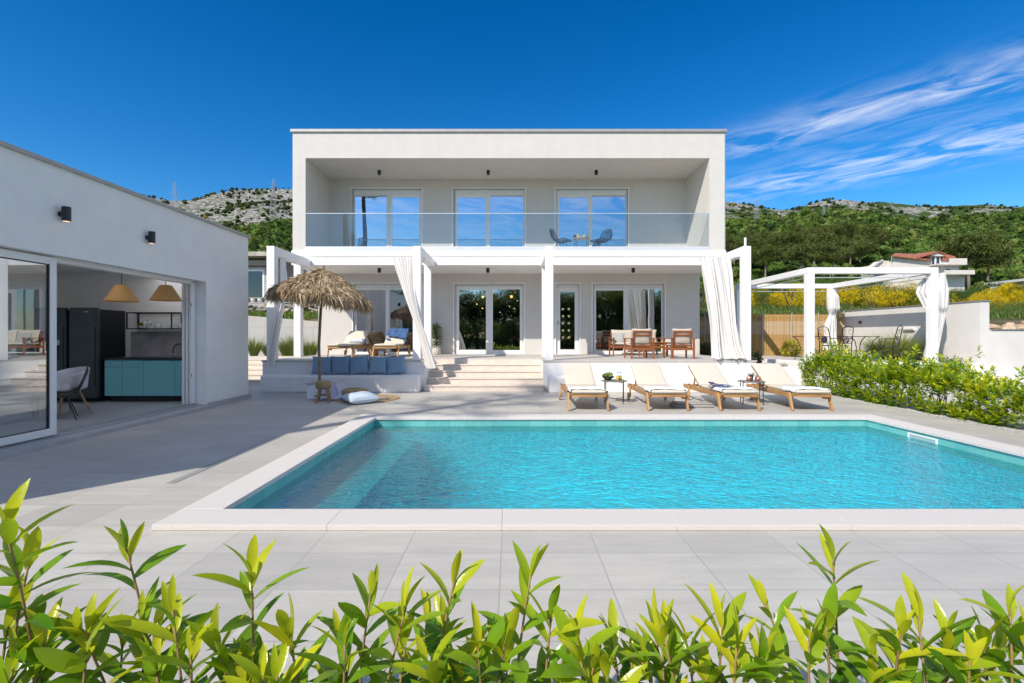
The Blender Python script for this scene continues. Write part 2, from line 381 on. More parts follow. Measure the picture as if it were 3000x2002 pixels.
# pool
TEALT = tilemat('teal_pool_tiles', (.17, .50, .47), (.11, .42, .41), (.30, .52, .50), .222, .30, (.01, .24, 0), .003, False, .25, 'xz')
def linermat():
    m, t, out = newmat('turquoise_pool_liner')
    g = t.n('ShaderNodeNewGeometry').outputs['Position']
    v = t.n('ShaderNodeTexVoronoi', {'Vector': g, 'Scale': 26.0}).outputs['Color']
    s = t.n('ShaderNodeSeparateColor', {0: v}).outputs[0]
    colr = t.mix(s, (.003, .42, .64), (.04, .86, .97))
    p = t.n('ShaderNodeBsdfPrincipled', {'Base Color': colr, 'Roughness': .5})
    t.t.links.new(p.outputs[0], out.inputs[0]); return m
LINER = linermat()
def watermat():
    m, t, out = newmat('pool_water')
    g = t.n('ShaderNodeNewGeometry').outputs['Position']
    a = t.noise(t.mapping(g, sc=(1, 1.4, 1)), 4.2, 2, .5, .6)
    b_ = t.noise(t.mapping(g, rot=(0, 0, .5), sc=(1, 1.7, 1)), 17, 3, .6, .5)
    c = t.noise(g, 1.1, 2)
    amp = t.n('ShaderNodeMapRange', {0: t.n('ShaderNodeSeparateXYZ', {0: g}).outputs[0], 1: -1.7, 2: .6, 3: .10, 4: 1.0}, clamp=True).outputs[0]
    rid = lambda q: t.m('SUBTRACT', 1.0, t.m('ABSOLUTE', t.m('MULTIPLY_ADD', q, 4.0, -2.0)))
    a = t.m('MULTIPLY', rid(a), .45)
    h = t.m('MULTIPLY', t.m('ADD', t.m('ADD', t.m('MULTIPLY', a, 1.0), t.m('MULTIPLY', b_, .45)), t.m('MULTIPLY', c, 1.3)), amp)
    bp = t.n('ShaderNodeBump', {'Height': h, 'Strength': 1.0, 'Distance': .13})
    bq = t.n('ShaderNodeBump', {'Height': h, 'Strength': 1.0, 'Distance': .20})
    fr = t.m('MULTIPLY', t.n('ShaderNodeFresnel', {'IOR': 1.33, 'Normal': bq.outputs[0]}).outputs[0], .48)
    gl = t.n('ShaderNodeBsdfGlossy', {'Roughness': .03, 'Normal': bq.outputs[0], 'Color': (1, 1, 1, 1)})
    tr = t.n('ShaderNodeBsdfTransparent', {'Color': (.27, .97, 1, 1)})
    rf = t.n('ShaderNodeBsdfRefraction', {'IOR': 1.33, 'Roughness': 0.0, 'Normal': bp.outputs[0], 'Color': (.38, .98, 1, 1)})
    mx = t.n('ShaderNodeMixShader', {0: .58, 1: tr.outputs[0], 2: rf.outputs[0]})
    m2 = t.n('ShaderNodeMixShader', {0: fr, 1: mx.outputs[0], 2: gl.outputs[0]})
    t.t.links.new(m2.outputs[0], out.inputs[0]); return m
WATER = watermat()
# ---------------------------------------------------------------- terrain
RIDX = np.array([-1.4, -1.05, -.76, -.60, -.45, -.2, .2, .44, .56, .70, .78, .85, .92, 1.0, 1.06, 1.3, 1.8])
RIDY = np.array([597, 584, 575, 570, 569, 570, 580, 583, 598, 592, 596, 606, 618, 620, 612, 590, 585.])
def hprof(d): return np.interp(d, [20, 25, 30, 36, 45, 60, 80, 92, 110, 150, 200, 250, 350, 450, 520, 700], [2.1, 2.55, 2.95, 3.35, 3.9, 4.9, 7.2, 9.2, 13, 24, 38, 52, 88, 128, 124, 60])
def terr(x, y):
    x = np.asarray(x, float); y = np.asarray(y, float); d = np.maximum(y, 1.0)
    base = hprof(y)
    ry = np.interp(x/np.maximum(y, 30), RIDX, RIDY); top = EYE+(HY-ry)*450/F
    k = np.clip((y-60)/300, 0, 1); base = base*(1-k+k*top/128.0)
    n = (np.sin(x*.021+y*.013)+np.sin(x*.047-y*.031+1.3)+np.sin(x*.09+y*.07+.4)*.5)
    base = base + n*np.clip((y-60)/250, 0, 1)*3.0 + n*np.clip((y-28)/200, 0, .2)*.8
    base = base + (np.sin(x*.33+y*.21)+np.sin(x*.19-y*.44))*.10*np.clip((y-22)/10, 0, 1)
    low = np.full_like(base, -.06)
    h = np.where(y > 20.4, base, low)
    edge = np.clip((y-19.4)/1.0, 0, 1); h = np.where((y > 19.4) & (y <= 20.4), low*(1-edge)+2.1*edge, h)
    h = np.where((x > 6.6) & (x < 13) & (y > 18.6) & (y <= 20.6), 2.12, np.where((x > 5) & (x < 13) & (y <= 18.6), low, h))
    # ground behind the low wall on the right
    rr = (x > 13.2) & (y > 14.2) & (y <= 20.4)
    h = np.where(rr, 1.5+(y-14.2)*.10, h)
    side = (x > -6.9) & (x < 7.0) & (y < 28); h = np.where(side, np.minimum(h, .2), h)
    back = y < -6; h = np.where(back, -.06+np.clip((-y-6)/20, 0, 1)*-1.5, h)
    return h
def groundmat():
    m, t, out = newmat('karst_ground')
    g = t.n('ShaderNodeNewGeometry').outputs['Position']; s = t.n('ShaderNodeSeparateXYZ', {0: g})
    X, Y, Z = s.outputs
    grass = t.mix(t.noise(g, .6, 5), (.09, .15, .035), (.20, .21, .08))
    dry = t.mix(t.n('ShaderNodeMapRange', {0: t.noise(g, .18, 5), 1: .5, 2: .62}, clamp=True).outputs[0], grass, (.36, .29, .20))
    rockn = t.noise(t.mapping(g, sc=(1, .55, 1.3)), .38, 9, .74, .5)
    rk = t.mix(t.n('ShaderNodeMapRange', {0: rockn, 1: .42, 2: .60}, clamp=True).outputs[0], (.15, .15, .12), (.70, .67, .63))
    cr = t.n('ShaderNodeTexVoronoi', {'Vector': g, 'Scale': .33}, feature='DISTANCE_TO_EDGE').outputs['Distance']
    rk = t.mix(t.n('ShaderNodeMapRange', {0: cr, 1: 0.0, 2: .12, 3: .75, 4: 0.0}, clamp=True).outputs[0], rk, (.10, .11, .07))
    green = t.mix(t.noise(g, .4, 4), (.035, .08, .015), (.08, .13, .03))
    patch = t.n('ShaderNodeMapRange', {0: t.noise(g, .045, 7, .65), 1: .47, 2: .53}, clamp=True).outputs[0]
    # rock shows high on the slope; further down on the left flank
    lim = t.m('ADD', t.n('ShaderNodeMapRange', {0: X, 1: -90.0, 2: 60.0, 3: 56.0, 4: 80.0}, clamp=True).outputs[0], t.n('ShaderNodeMapRange', {0: X, 1: 200.0, 2: 420.0, 3: 0.0, 4: 22.0}, clamp=True).outputs[0])
    hi = t.n('ShaderNodeMapRange', {0: t.m('SUBTRACT', Z, lim), 1: -8.0, 2: 8.0}, clamp=True).outputs[0]
    patch2 = t.n('ShaderNodeMapRange', {0: t.noise(g, .06, 8, .7), 1: .40, 2: .47}, clamp=True).outputs[0]
    leftall = t.m('MULTIPLY', patch2, t.n('ShaderNodeMapRange', {0: X, 1: -80.0, 2: -20.0, 3: 1.0, 4: 0.0}, clamp=True).outputs[0])
    pr = t.m('MULTIPLY', hi, t.m('MAXIMUM', patch, leftall))
    far = t.mix(pr, green, rk); far = t.mix(t.n('ShaderNodeMapRange', {0: Y, 1: -3.0, 2: -1.0, 3: 1.0, 4: 0.0}, clamp=True).outputs[0], far, (.035, .06, .015))
    fy = t.n('ShaderNodeMapRange', {0: Y, 1: 60.0, 2: 100.0}, clamp=True).outputs[0]
    colr = t.mix(t.m('MAXIMUM', fy, t.m('LESS_THAN', Y, -1.0)), dry, far)
    b = t.n('ShaderNodeBump', {'Height': t.m('ADD', rockn, t.noise(g, 1.6, 6)), 'Strength': 1.0, 'Distance': 1.6})
    b2 = t.n('ShaderNodeBump', {'Height': t.noise(g, 6, 4), 'Strength': .6, 'Distance': .08, 'Normal': b.outputs[0]})
    p = t.n('ShaderNodeBsdfPrincipled', {'Base Color': colr, 'Roughness': .95, 'Specular IOR Level': .15, 'Normal': b2.outputs[0]})
    t.t.links.new(p.outputs[0], out.inputs[0]); return m
GROUND = groundmat()
def axisgrid(parts):
    a = []
    for lo, hi, n in parts: a += list(np.linspace(lo, hi, n, endpoint=False))
    return np.array(sorted(set(np.round(a, 4))))
xs = axisgrid([(-900, -200, 30), (-200, -40, 50), (-40, -14, 26), (-14, -6.9, 12), (-6.9, 7, 10), (7, 14, 20), (14, 40, 40), (40, 240, 60), (240, 900, 30)])
xs = np.append(xs, 900.0); ys = np.append(axisgrid([(-400, -20, 12), (-20, 12, 16), (12, 18.5, 10), (18.5, 18.6, 1), (18.601, 19.4, 3), (19.4, 20.4, 3), (20.4, 40, 40), (40, 120, 60), (120, 520, 130), (520, 1500, 14)]), 1500.0)
XX, YY = np.meshgrid(xs, ys); ZZ = terr(XX, YY)
V = np.stack([XX, YY, ZZ], -1).reshape(-1, 3); nx = len(xs)
idx = np.arange(len(ys)*nx).reshape(len(ys), nx)
q = np.stack([idx[:-1, :-1], idx[:-1, 1:], idx[1:, 1:], idx[1:, :-1]], -1).reshape(-1, 4)
cx_ = V[q, 0].mean(1); cy_ = V[q, 1].mean(1)
q = q[~((cx_ > -6.9) & (cx_ < 7.0) & (cy_ > -1) & (cy_ < 12))]
tag(npmesh('ground', V, q, GROUND, smooth=True), kind='structure')
# ---------------------------------------------------------------- pool and deck
PX0, PX1, PY0, PY1 = -2.285, 5.93, 3.78, 8.10; CW = .30
mb = MB()
D0 = -.08
for a in ((-12, -1.5, PX0-CW+.02, 12.6), (PX1+CW-.02, -1.5, 7.3, 12.6), (PX0-CW+.02, -1.5, PX1+CW-.02, PY0-CW+.02), (PX0-CW+.02, PY1+CW-.02, PX1+CW-.02, 12.6), (-12, 12.6, -6.30, 14.2)):
    mb.box(a[0], a[1], D0, a[2], a[3], 0)
tag(mb.build('deck', DECKM), kind='structure')
tag(MB().box(7.34, -1.5, -.05, 13, 13.1, .03).build('gravel_strip', mat('pale_gravel', (.62, .6, .56), .9, .2, 40, 1, 90)), kind='structure')
tag(MB().box(-12, -30, -.07, 13, -1.52, -.012).build('lawn', mat('lawn_grass', (.06, .12, .02), .9, .3, 3, 1, 60)), kind='structure')
pool = thing('swimming_pool', 'rectangular turquoise pool with teal tile band and pale stone coping', 'swimming pool', (PX0, PY0, 0))
def ring(mb, x0, y0, x1, y1, wd, z0, z1):
    mb.box(x0-wd, y0-wd, z0, x1+wd, y0, z1); mb.box(x0-wd, y1, z0, x1+wd, y1+wd, z1)
    mb.box(x0-wd, y0, z0, x0, y1, z1); mb.box(x1, y0, z0, x1+wd, y1, z1)
# coping slabs, one mesh per side
cz = .045; nose = .025
def slabs(a, b, fixed0, fixed1, along, lens=1.18):
    m_ = MB(); n = max(1, round((b-a)/lens)); st = (b-a)/n
    for i in range(n):
        p, q_ = a+i*st+.0003, a+(i+1)*st-.0003
        if along == 'x': m_.box(p, fixed0, .001, q_, fixed1, cz)
        else: m_.box(fixed0, p, .001, fixed1, q_, cz)
    return m_
for args in ((PX0-CW, PX1+CW, PY0-CW, PY0+nose, 'x'), (PX0-CW, PX1+CW, PY1-nose, PY1+CW, 'x'), (PY0+nose, PY1-nose, PX0-CW, PX0+nose, 'y'), (PY0+nose, PY1-nose, PX1-nose, PX1+CW, 'y')):
    slabs(*args).build('coping', COPING, pool, world=True, bevel=.005, seg=2)
mb = MB(); ring(mb, PX0, PY0, PX1, PY1, .15, -.20, -.001); mb.build('tile_band', TEALT, pool, world=True)
mb = MB(); ring(mb, PX0-.01, PY0-.01, PX1+.01, PY1+.01, .15, -1.25, -.202); mb.box(PX0-.2, PY0-.2, -1.35, PX1+.2, PY1+.2, -1.25)
mb.build('basin', LINER, pool, world=True)
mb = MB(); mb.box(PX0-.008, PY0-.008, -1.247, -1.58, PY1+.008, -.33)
mb.build('underwater_bench', mat('sunlit_tone_pool_render', (.30, .82, .86), .6, .06, 8), pool, world=True, bevel=.02)  # bench coloured paler than the liner to stand in for sunlight on its top
mb = MB(); y0, y1, z0, z1 = 6.74, 7.24, -.17, -.035; x_ = PX1
mb.box(x_-.012, y0, z0, x_, y0+.025, z1); mb.box(x_-.012, y1-.025, z0, x_, y1, z1); mb.box(x_-.012, y0+.025, z1-.022, x_, y1-.025, z1); mb.box(x_-.012, y0+.025, z0, x_, y1-.025, z0+.02)
sk = mb.build('skimmer', PVC, pool, world=True)
MB().box(x_-.004, y0+.025, z0+.02, x_-.001, y1-.025, z1-.022).build('flap', mat('skimmer_flap', (.35, .5, .5), .4), pool, world=True)
wt = MB(); wt.add([(PX0-.005, PY0-.005, -.105), (PX1+.005, PY0-.005, -.105), (PX1+.005, PY1+.005, -.105), (PX0-.005, PY1+.005, -.105)], [(0, 1, 2, 3)])
tag(wt.build('water', WATER), kind='structure')
mb = MB(); mb.box(-3.28, 4.6, .001, -3.20, 6.7, .004)
tag(mb.build('drain_channel', mat('drain_grille', (.36, .36, .35), .5, .3, 200), loc=(-3.23, 6.8, 0)), 'narrow dark slotted drain grille set in the paving left of the pool', 'drain')
# ---------------------------------------------------------------- villa
FY, BY, TZ, SZ, BZ = 14.65, 16.6, .778, 3.54, 4.05        # facade plane, rear wall plane, terrace floor, lower soffit, balcony floor
VX0, VX1 = -6.61, 6.45
villa = thing('villa', 'white two-storey flat-roofed villa with recessed glazed balcony behind the pool', 'house', (0, 16.6, 0))
def wallpanel(mb, x0, x1, z0, z1, holes, y0, y1):
    holes = sorted(holes); x = x0
    for (a, b, c, d) in holes:
        mb.box(x, y0, z0, a, y1, z1)
        if c > z0: mb.box(a, y0, z0, b, y1, c)
        if d < z1: mb.box(a, y0, d, b, y1, z1)
        x = b
    mb.box(x, y0, z0, x1, y1, z1)
UW = [(-5.465, -3.075, BZ, 6.44), (-1.99, .46, BZ, 6.44), (1.52, 3.99, BZ, 6.44)]
LW = [(-5.41, -3.07, TZ, 3.19), (-1.95, .43, TZ, 3.19), (1.53, 2.33, TZ, 3.19), (2.79, 5.24, TZ, 3.19)]
mb = MB()
mb.box(VX0, FY, 3.99, -6.22, BY, 7.56); mb.box(5.99, FY, 3.99, VX1, BY, 7.56)       # side cheeks
mb.box(-6.22, FY, 6.78, 5.99, BY, 7.56)
wallpanel(mb, VX0, VX1, BZ-.3, 7.56, UW, BY, BY+.30)
wallpanel(mb, VX0, VX1, 0, BZ-.302, LW, BY, BY+.30)
for x0, x1 in ((VX0, VX0+.3), (VX1-.3, VX1)): mb.box(x0, BY+.301, 0, x1, 25, 7.56)
mb.box(VX0+.3, 24.7, 0, VX1-.3, 25, 7.56)
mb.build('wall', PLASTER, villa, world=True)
mb = MB(); mb.box(VX0-.03, FY-.02, SZ, VX1+.03, BY, 3.80); mb.box(VX0-.03, FY-.03, 3.804, VX1+.03, BY, 3.985)
mb.build('floor_slab', PLASTER2, villa, world=True, bevel=.004, seg=1)
MB().box(-6.22, FY+.10, 3.99, 5.99, BY, BZ).build('balcony_floor', TERRM, villa, world=True)
MB().box(VX0+.31, BY+.31, 7.3, VX1-.31, 24.6, 7.4).build('roof', CONC, villa, world=True)
mb = MB(); mb.box(VX0-.05, FY-.05, 7.562, VX1+.05, 25.05, 7.60); mb.box(VX0-.05, FY-.05, 7.602, VX1+.05, FY+.35, 7.64)
mb.build('roof_cap', CAPM, villa, world=True)
MB().tube([(VX1+.04, FY+.12, .8), (VX1+.04, FY+.12, 7.5)], .035, 8).build('downpipe', PVC, villa, world=True)
# interior rooms
mb = MB(); W_ = MB()
def room(x0, x1, z0, z1, dpt, m_):
    r = MB(); y0, y1 = BY+.302, BY+.302+dpt
    r.box(x0, y0, z0-.05, x1, y1, z0); r.box(x0, y0, z1, x1, y1, z1+.05); r.box(x0-.05, y0, z0, x0, y1, z1); r.box(x1, y0, z0, x1+.05, y1, z1); r.box(x0, y1, z0, x1, y1+.05, z1)
    return r.build('room', m_, villa, world=True)
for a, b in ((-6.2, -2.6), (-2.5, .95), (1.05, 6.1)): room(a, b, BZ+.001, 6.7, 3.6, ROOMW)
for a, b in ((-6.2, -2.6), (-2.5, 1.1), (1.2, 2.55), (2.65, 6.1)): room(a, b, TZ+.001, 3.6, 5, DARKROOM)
# windows
def window(name, x0, x1, z0, z1, leaves, glass, box=.15, blind=.0, y=BY):
    """leaves: (xa, xb, frame width) glazed leaves inside the outer frame"""
    fr = MB(); fy0, fy1 = y+.05, y+.13
    fr.box(x0, fy0, z0, x0+.04, fy1, z1); fr.box(x1-.04, fy0, z0, x1, fy1, z1)
    fr.box(x0+.04, fy0, z1-.035, x1-.04, fy1, z1); fr.box(x0+.04, fy0, z0, x1-.04, fy1, z0+.04)
    cs = [(a+b)/2 for (a, b) in zip([l[1] for l in leaves[:-1]], [l[0] for l in leaves[1:]])]
    for c in cs: fr.box(c-.035, fy0-.012, z0+.04, c+.035, fy1, z1-.035)
    w = fr.build('window', PVC, villa, world=True, bevel=.004, seg=1)
    # outer trim, a hair proud of the plaster
    tr = MB(); tr.box(x0-.045, y-.012, z0, x0, y+.05, z1+.045); tr.box(x1, y-.012, z0, x1+.045, y+.05, z1+.045); tr.box(x0, y-.012, z1, x1, y+.05, z1+.045)
    o = tr.build('surround', PLASTER2, w); 
    sb = MB()
    for (a, b, f) in leaves:
        for k in range(3): sb.box(a, y+.03+.006*k, z1-.035-box+k*box/3, b, y+.05, z1-.035-box+(k+1)*box/3-.006)
    sb.build('shutter_box', PVC, w)
    for (a, b, f) in leaves:
        zt = z1-.035-box
        s = MB(); ys, ye = y+.055, y+.11
        s.box(a, ys, z0+.04, a+f, ye, zt); s.box(b-f, ys, z0+.04, b, ye, zt); s.box(a+f, ys, z0+.04, b-f, ye, z0+.04+f*1.1); s.box(a+f, ys, zt-f, b-f, ye, zt)
        s.build('sash', PVC, w)
        g = MB().box(a+f, y+.08, z0+.04+f*1.1, b-f, y+.084, zt-f); g.build('pane', glass, w)
        if blind: MB().box(a+f, y+.12, zt-f-blind, b-f, y+.13, zt-f).build('blind', mat('grey_blind', (.22, .22, .23), .8), w)
    for ch in [x for x in C.objects if x.parent == w]:
        ch.data.transform(Matrix.Translation(-villa.location))
    w['label'] = name
    return w
X = lambda px, d=BY: (px-CX)*d/F
window('upper window with its fixed leaf on the left', *UW[0], [(X(1036), X(1133), .02), (X(1140), X(1233), .085)], GLASS_UP, blind=.14)
window('upper window above the wide steps', *UW[1], [(X(1333), X(1430), .085), (X(1434), X(1534), .02)], GLASS_UP, blind=.14)
window('upper window behind the balcony chairs', *UW[2], [(X(1632), X(1730), .085), (X(1734), X(1835), .02)], GLASS_UP, blind=.14)
window('lower window behind the terrace loungers', *LW[0], [(X(1040), X(1131), .03), (X(1138), X(1232), .03)], GLASS_LO, .14)
window('lower sliding door facing the wide steps', *LW[1], [(X(1336), X(1432), .10), (X(1436), X(1531), .09)], GLASS_LO, .06)
window('lower window behind the wooden armchairs', *LW[3], [(X(1741), X(1834), .07), (X(1838), X(1942), .03)], GLASS_LO, .12)
dw = window('narrow glazed house door', *LW[2], [(X(1632), X(1694), .11)], GLASS_LO, .12)
hd = MB(); hd.tube([(X(1634.5), BY+.05, 1.86), (X(1634.5), BY+.0, 1.86), (X(1644), BY+.0, 1.855)], .011, 8); hd.box(X(1633), BY+.044, 1.80, X(1636.5), BY+.055, 1.92)
o = hd.build('handle', ALU, dw); o.data.transform(Matrix.Translation(-villa.location))
# front door of the hall behind the glass: two columns of small square lights
dr = MB().box(X(1633, 21), 21.0, TZ+.002, X(1690, 21), 21.05, 3.0).build('hall_door', mat('dark_wood_door', (.05, .03, .02), .4), villa, world=True)
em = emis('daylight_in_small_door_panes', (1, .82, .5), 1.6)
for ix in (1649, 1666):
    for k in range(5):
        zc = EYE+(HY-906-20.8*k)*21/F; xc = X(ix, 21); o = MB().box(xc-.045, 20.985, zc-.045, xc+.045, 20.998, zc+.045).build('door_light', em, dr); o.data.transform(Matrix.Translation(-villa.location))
# chandelier glow behind the sliding door
ch = thing('chandelier', 'small cluster of warm glowing bulbs seen through the sliding door glass', 'chandelier', (X(1455, 19), 19, 3.6))
em2 = emis('warm_bulb', (1, .55, .2), 9)
for (px, py, r) in ((1415, 870, .045), (1498, 869, .05), (1397, 891, .02), (1413, 904, .02), (1493, 899, .02), (1506, 904, .02), (1443, 916, .015), (1465, 916, .015), (1516, 882, .015)):
    z = EYE+(HY-py)*19/F; x = X(px, 19)
    b = MB().lathe([(r*math.sin(a), -r*math.cos(a)) for a in np.linspace(.05, 3.09, 7)], (x, 19, z), 8, True).build('bulb', em2, ch, world=True, smooth=True)
    o = MB().tube([(x, 19, z+r), (x, 19, 3.58)], .004, 4).build('cord', BLACK, b); o.data.transform(Matrix.Translation(-ch.location))
# balustrade
bal = thing('balustrade', 'frameless clear glass balustrade with slim metal handrail along the upper balcony', 'balustrade', (0, FY+.03, 3.99))
xj = [-6.215, X(1191, FY), X(1487, FY), X(1785, FY), X(1933, FY), 5.985]
for a, b in zip(xj[:-1], xj[1:]): MB().box(a+.006, FY+.02, 4.09, b-.006, FY+.034, 5.10).build('glass_panel', GLASS_BAL, bal, world=True)
MB().box(-6.215, FY+.014, 5.101, 5.985, FY+.040, 5.122).build('handrail', mat('handrail_metal', (.75, .75, .75), .3, metal=.6), bal, world=True)
MB().box(-6.215, FY-.015, 3.992, 5.985, FY+.085, 4.105).build('base_profile', mat('satin_aluminium', (.70, .71, .74), .45, .02, metal=.25), bal, world=True, bevel=.004)
# terrace and steps
mb = MB(); mb.box(-6.35, 12.37, -.05, -2.2, BY, .74); mb.box(-2.2, 13.68, -.05, .82, BY, .74); mb.box(.82, 12.37, -.05, 6.25, BY, .74); 
ter = thing('terrace', 'raised white-walled terrace with pale tile floor before the villa', 'terrace', (0, 14.5, 0))
mb.build('retaining_wall', PLASTER2, ter, world=True)
mb = MB(); mb.box(-6.37, 12.35, .742, -2.2, BY-.001, TZ); mb.box(-2.2, 13.66, .742, .82, BY-.001, TZ); mb.box(.82, 12.35, .742, 6.27, BY-.001, TZ)
mb.build('tile_floor', TERRM, ter, world=True)
st = thing('steps', 'wide pale travertine steps rising from deck to terrace', 'steps', (-.7, 12.2, 0))
for k in range(4):
    y = 12.2+.37*k; z = .1556*(k+1)
    mb = MB().box(-2.2, y+.02, z-.1556, .82, 13.70, z-.03)
    for a, b in ((-2.215, -.70), (-.697, .835)): mb.box(a, y, z-.03, b, y+.40, z)
    s = mb.build('step', STONE, st, world=True, bevel=.004)
mb = MB(); mb.box(-2.2, 13.66, .1556*4, .82, 13.675, .742)
mb.build('top_riser', STONE, st, world=True)
# built-in benches
def bench(name, x0, x1, y0, h, label):
    mb = MB().box(x0, y0, -.02, x1, 12.37, h)
    return tag(mb.build(name, PLASTER2, loc=((x0+x1)/2, y0, 0), bevel=.07, seg=5), label, 'bench')
bench('built_in_bench', -6.23, -2.28, 11.98, .43, 'long white plastered bench with rounded edges under the blue cushions')
bench('built_in_bench', .92, 6.0, 11.87, .41, 'low white plastered bench behind the four poolside loungers')
# pergola in front of the villa
pg = thing('pergola', 'white square-section pergola posts and beams along the terrace edge', 'pergola', (0, 12.46, TZ))
def post(x0, x1, y0, y1, z0, z1, par): return MB().box(x0, y0, z0, x1, y1, z1).build('post', WHITEP, par, world=True, bevel=.012, seg=2)
for x0 in (-6.25, -2.515, .87, 5.92):
    post(x0, x0+.205, 12.37, 12.575, TZ+.001, 3.70, pg)
    MB().box(x0+.008, 12.577, 3.47, x0+.197, 14.61, 3.70).build('beam', WHITEP, pg, world=True, bevel=.01)
for x0 in (-6.47, -2.60, .915, 6.10): post(x0, x0+.21, 14.40, 14.60, TZ+.001, 3.536, pg)
mb = MB(); mb.tube([(-6.05, 12.6, 3.43), (-2.5, 12.6, 3.43)], .004, 4); mb.tube([(1.07, 12.5, 3.43), (5.92, 12.5, 3.43)], .004, 4); mb.tube([(-6.0, 12.6, 3.42), (-6.3, 14.4, 3.42)], .004, 4); mb.tube([(-2.3, 12.5, 3.43), (.87, 12.5, 3.43)], .003, 4)
mb.build('curtain_wire', ALU, pg, world=True)
MB().tube([(6.02, 12.47, 3.70), (6.02, 12.47, 3.93)], .03, 8).build('rod', PVC, pg, world=True)
# ceiling spotlights
def spot(label, x, y, z):
    o = thing('ceiling_spotlight', label, 'ceiling light', (x, y, z), group='black spotlights under the villa soffits')
    MB().lathe([(.052, 0), (.055, -.004), (.055, -.135), (.05, -.14), (.04, -.125)], n=20).build('housing', BLACKP, o, smooth=False, bevel=0)
    MB().lathe([(.038, -.128), (.02, -.129), (.001, -.13)], n=16, cap=False).build('lens', mat('spot_lens', (.4, .4, .38), .2), o)
for nm, x in (('left', -4.29), ('middle', -.75), ('right', 2.76)): spot(f'black cylinder spotlight on the upper balcony ceiling, {nm} one of three', x, 15.75, 6.78)
for nm, x in (('left one, above the terrace loungers', -4.16), ('middle one, above the wide steps', -.74), ('right one, above the wooden armchairs', 3.84)): spot(f'black spotlight on the terrace ceiling, {nm}', x, 15.27, SZ)
# ---------------------------------------------------------------- kitchen pavilion on the left
KX = -5.96; KZ = 3.62; FLK = .07
def wallpanel_y(mb, x0, x1, y0, y1, z0, z1, h):
    mb.box(x0, y0, z0, x1, h[0], z1); mb.box(x0, h[1], z0, x1, y1, z1); mb.box(x0, h[0], z0, x1, h[1], h[2]); mb.box(x0, h[0], h[3], x1, h[1], z1)
kit = thing('pool_house', 'long low white building with sliding glass doors open onto a turquoise kitchen', 'building', (-8.5, 6.5, 0))
mb = MB()
mb.box(-6.30, 9.467, 0, KX, 10.98, KZ)                # pier beyond the opening
mb.box(-6.30, 3.0, 2.46, KX, 9.467, KZ)
mb.box(-6.30, 2.0, 0, KX, 3.0, KZ)
mb.box(-11.5, 10.5, 0, -6.30, 10.98, KZ); mb.box(-11.5, 2.0, 0, -6.30, 2.3, KZ); mb.box(-11.8, 2.0, 0, -11.5, 10.98, KZ)
mb.build('wall', mat('roughcast_plaster', (.90, .885, .85), .9, .02, 3, 1.0, 110), kit, world=True)
HX0, HX1 = -7.62, -6.36; HOLES = [(3.2, 8.35), (9.25, 10.42)]     # two roof openings added out of view to let fill light into the kitchen
def holed(mb, x0, y0, x1, y1, z0, z1):
    mb.box(x0, y0, z0, HX0, y1, z1); mb.box(HX1, y0, z0, x1, y1, z1); y = y0
    for a, b in HOLES: mb.box(HX0, y, z0, HX1, a, z1); y = b
    mb.box(HX0, y, z0, HX1, y1, z1)
mb = MB(); k0, k1 = KZ+.001, KZ+.05
mb.box(-11.84, 1.96, k0, KX+.045, 2.34, k1); mb.box(-11.84, 10.46, k0, KX+.045, 11.02, k1); mb.box(-11.84, 2.34, k0, -11.46, 10.46, k1); mb.box(-6.34, 2.34, k0, KX+.045, 10.46, k1); mb.build('roof_cap', CAPM, kit, world=True)
FROST = clothmat('added_frosted_pane', (.97, .97, .97), .97, var=0)
for a, b in HOLES: MB().box(HX0-.05, a-.05, 2.803, HX1+.05, b+.05, 2.815).build('added_fill_skylight', FROST, kit, world=True)  # frosted panes, added to spread soft daylight through the room
mb = MB(); holed(mb, -11.5, 2.3, -6.30, 10.5, 2.75, 2.8); mb.box(-11.5, 10.47, FLK, -6.302, 10.498, 2.75); mb.box(-9.85, 2.3, FLK, -9.75, 10.469, 2.75); mb.box(-9.75, 2.3, FLK, -6.302, 2.33, 2.75); mb.box(-6.33, 9.47, FLK, -6.302, 10.469, 2.75); mb.box(-6.33, 2.33, 2.48, -6.302, 9.47, 2.75); mb.build('interior_lining', WALLIN, kit, world=True)  # partition left of the fridges added to keep the room small and bright
MB().box(-11.46, 2.3, -.02, -6.02, 10.47, FLK).build('floor', FLOORK, kit, world=True)
mb = MB(); mb.box(-6.018, 2.0, -.02, -5.80, 9.52, FLK-.01); mb.box(-5.958, 9.52, -.02, -5.90, 11.0, .09); mb.build('threshold', KERB, kit, world=True, bevel=.004)
# sliding doors
def slider(x, y0, y1, z0=FLK+.02, z1=2.44, f=.095, glass=GLASS_K):
    d = MB(); d.box(x, y0, z0, x+.055, y0+f, z1); d.box(x, y1-f, z0, x+.055, y1, z1); d.box(x, y0+f, z0, x+.055, y1-f, z0+f); d.box(x, y0+f, z1-f, x+.055, y1-f, z1)
    o = d.build('sliding_door', PVC, kit, world=True, bevel=.004, seg=1)
    for nm, m_, b in (('gasket', BLACKP, [(x+.01, y0+f, z0+f, x+.045, y0+f+.012, z1-f), (x+.01, y1-f-.012, z0+f, x+.045, y1-f, z1-f), (x+.01, y0+f+.012, z1-f-.012, x+.045, y1-f-.012, z1-f), (x+.01, y0+f+.012, z0+f, x+.045, y1-f-.012, z0+f+.012)]), ('pane', glass, [(x+.024, y0+f+.012, z0+f+.012, x+.03, y1-f-.012, z1-f-.012)])):
        q_ = MB()
        for bb in b: q_.box(*bb)
        c = q_.build(nm, m_, o); c.data.transform(Matrix.Translation(-kit.location))
    return o
slider(-6.12, 3.02, 6.47)
for k in range(3): slider(-6.19-.065*k, 9.30-.0*k-3.02+.0, 9.36-.02*k) if False else None
mb = MB()
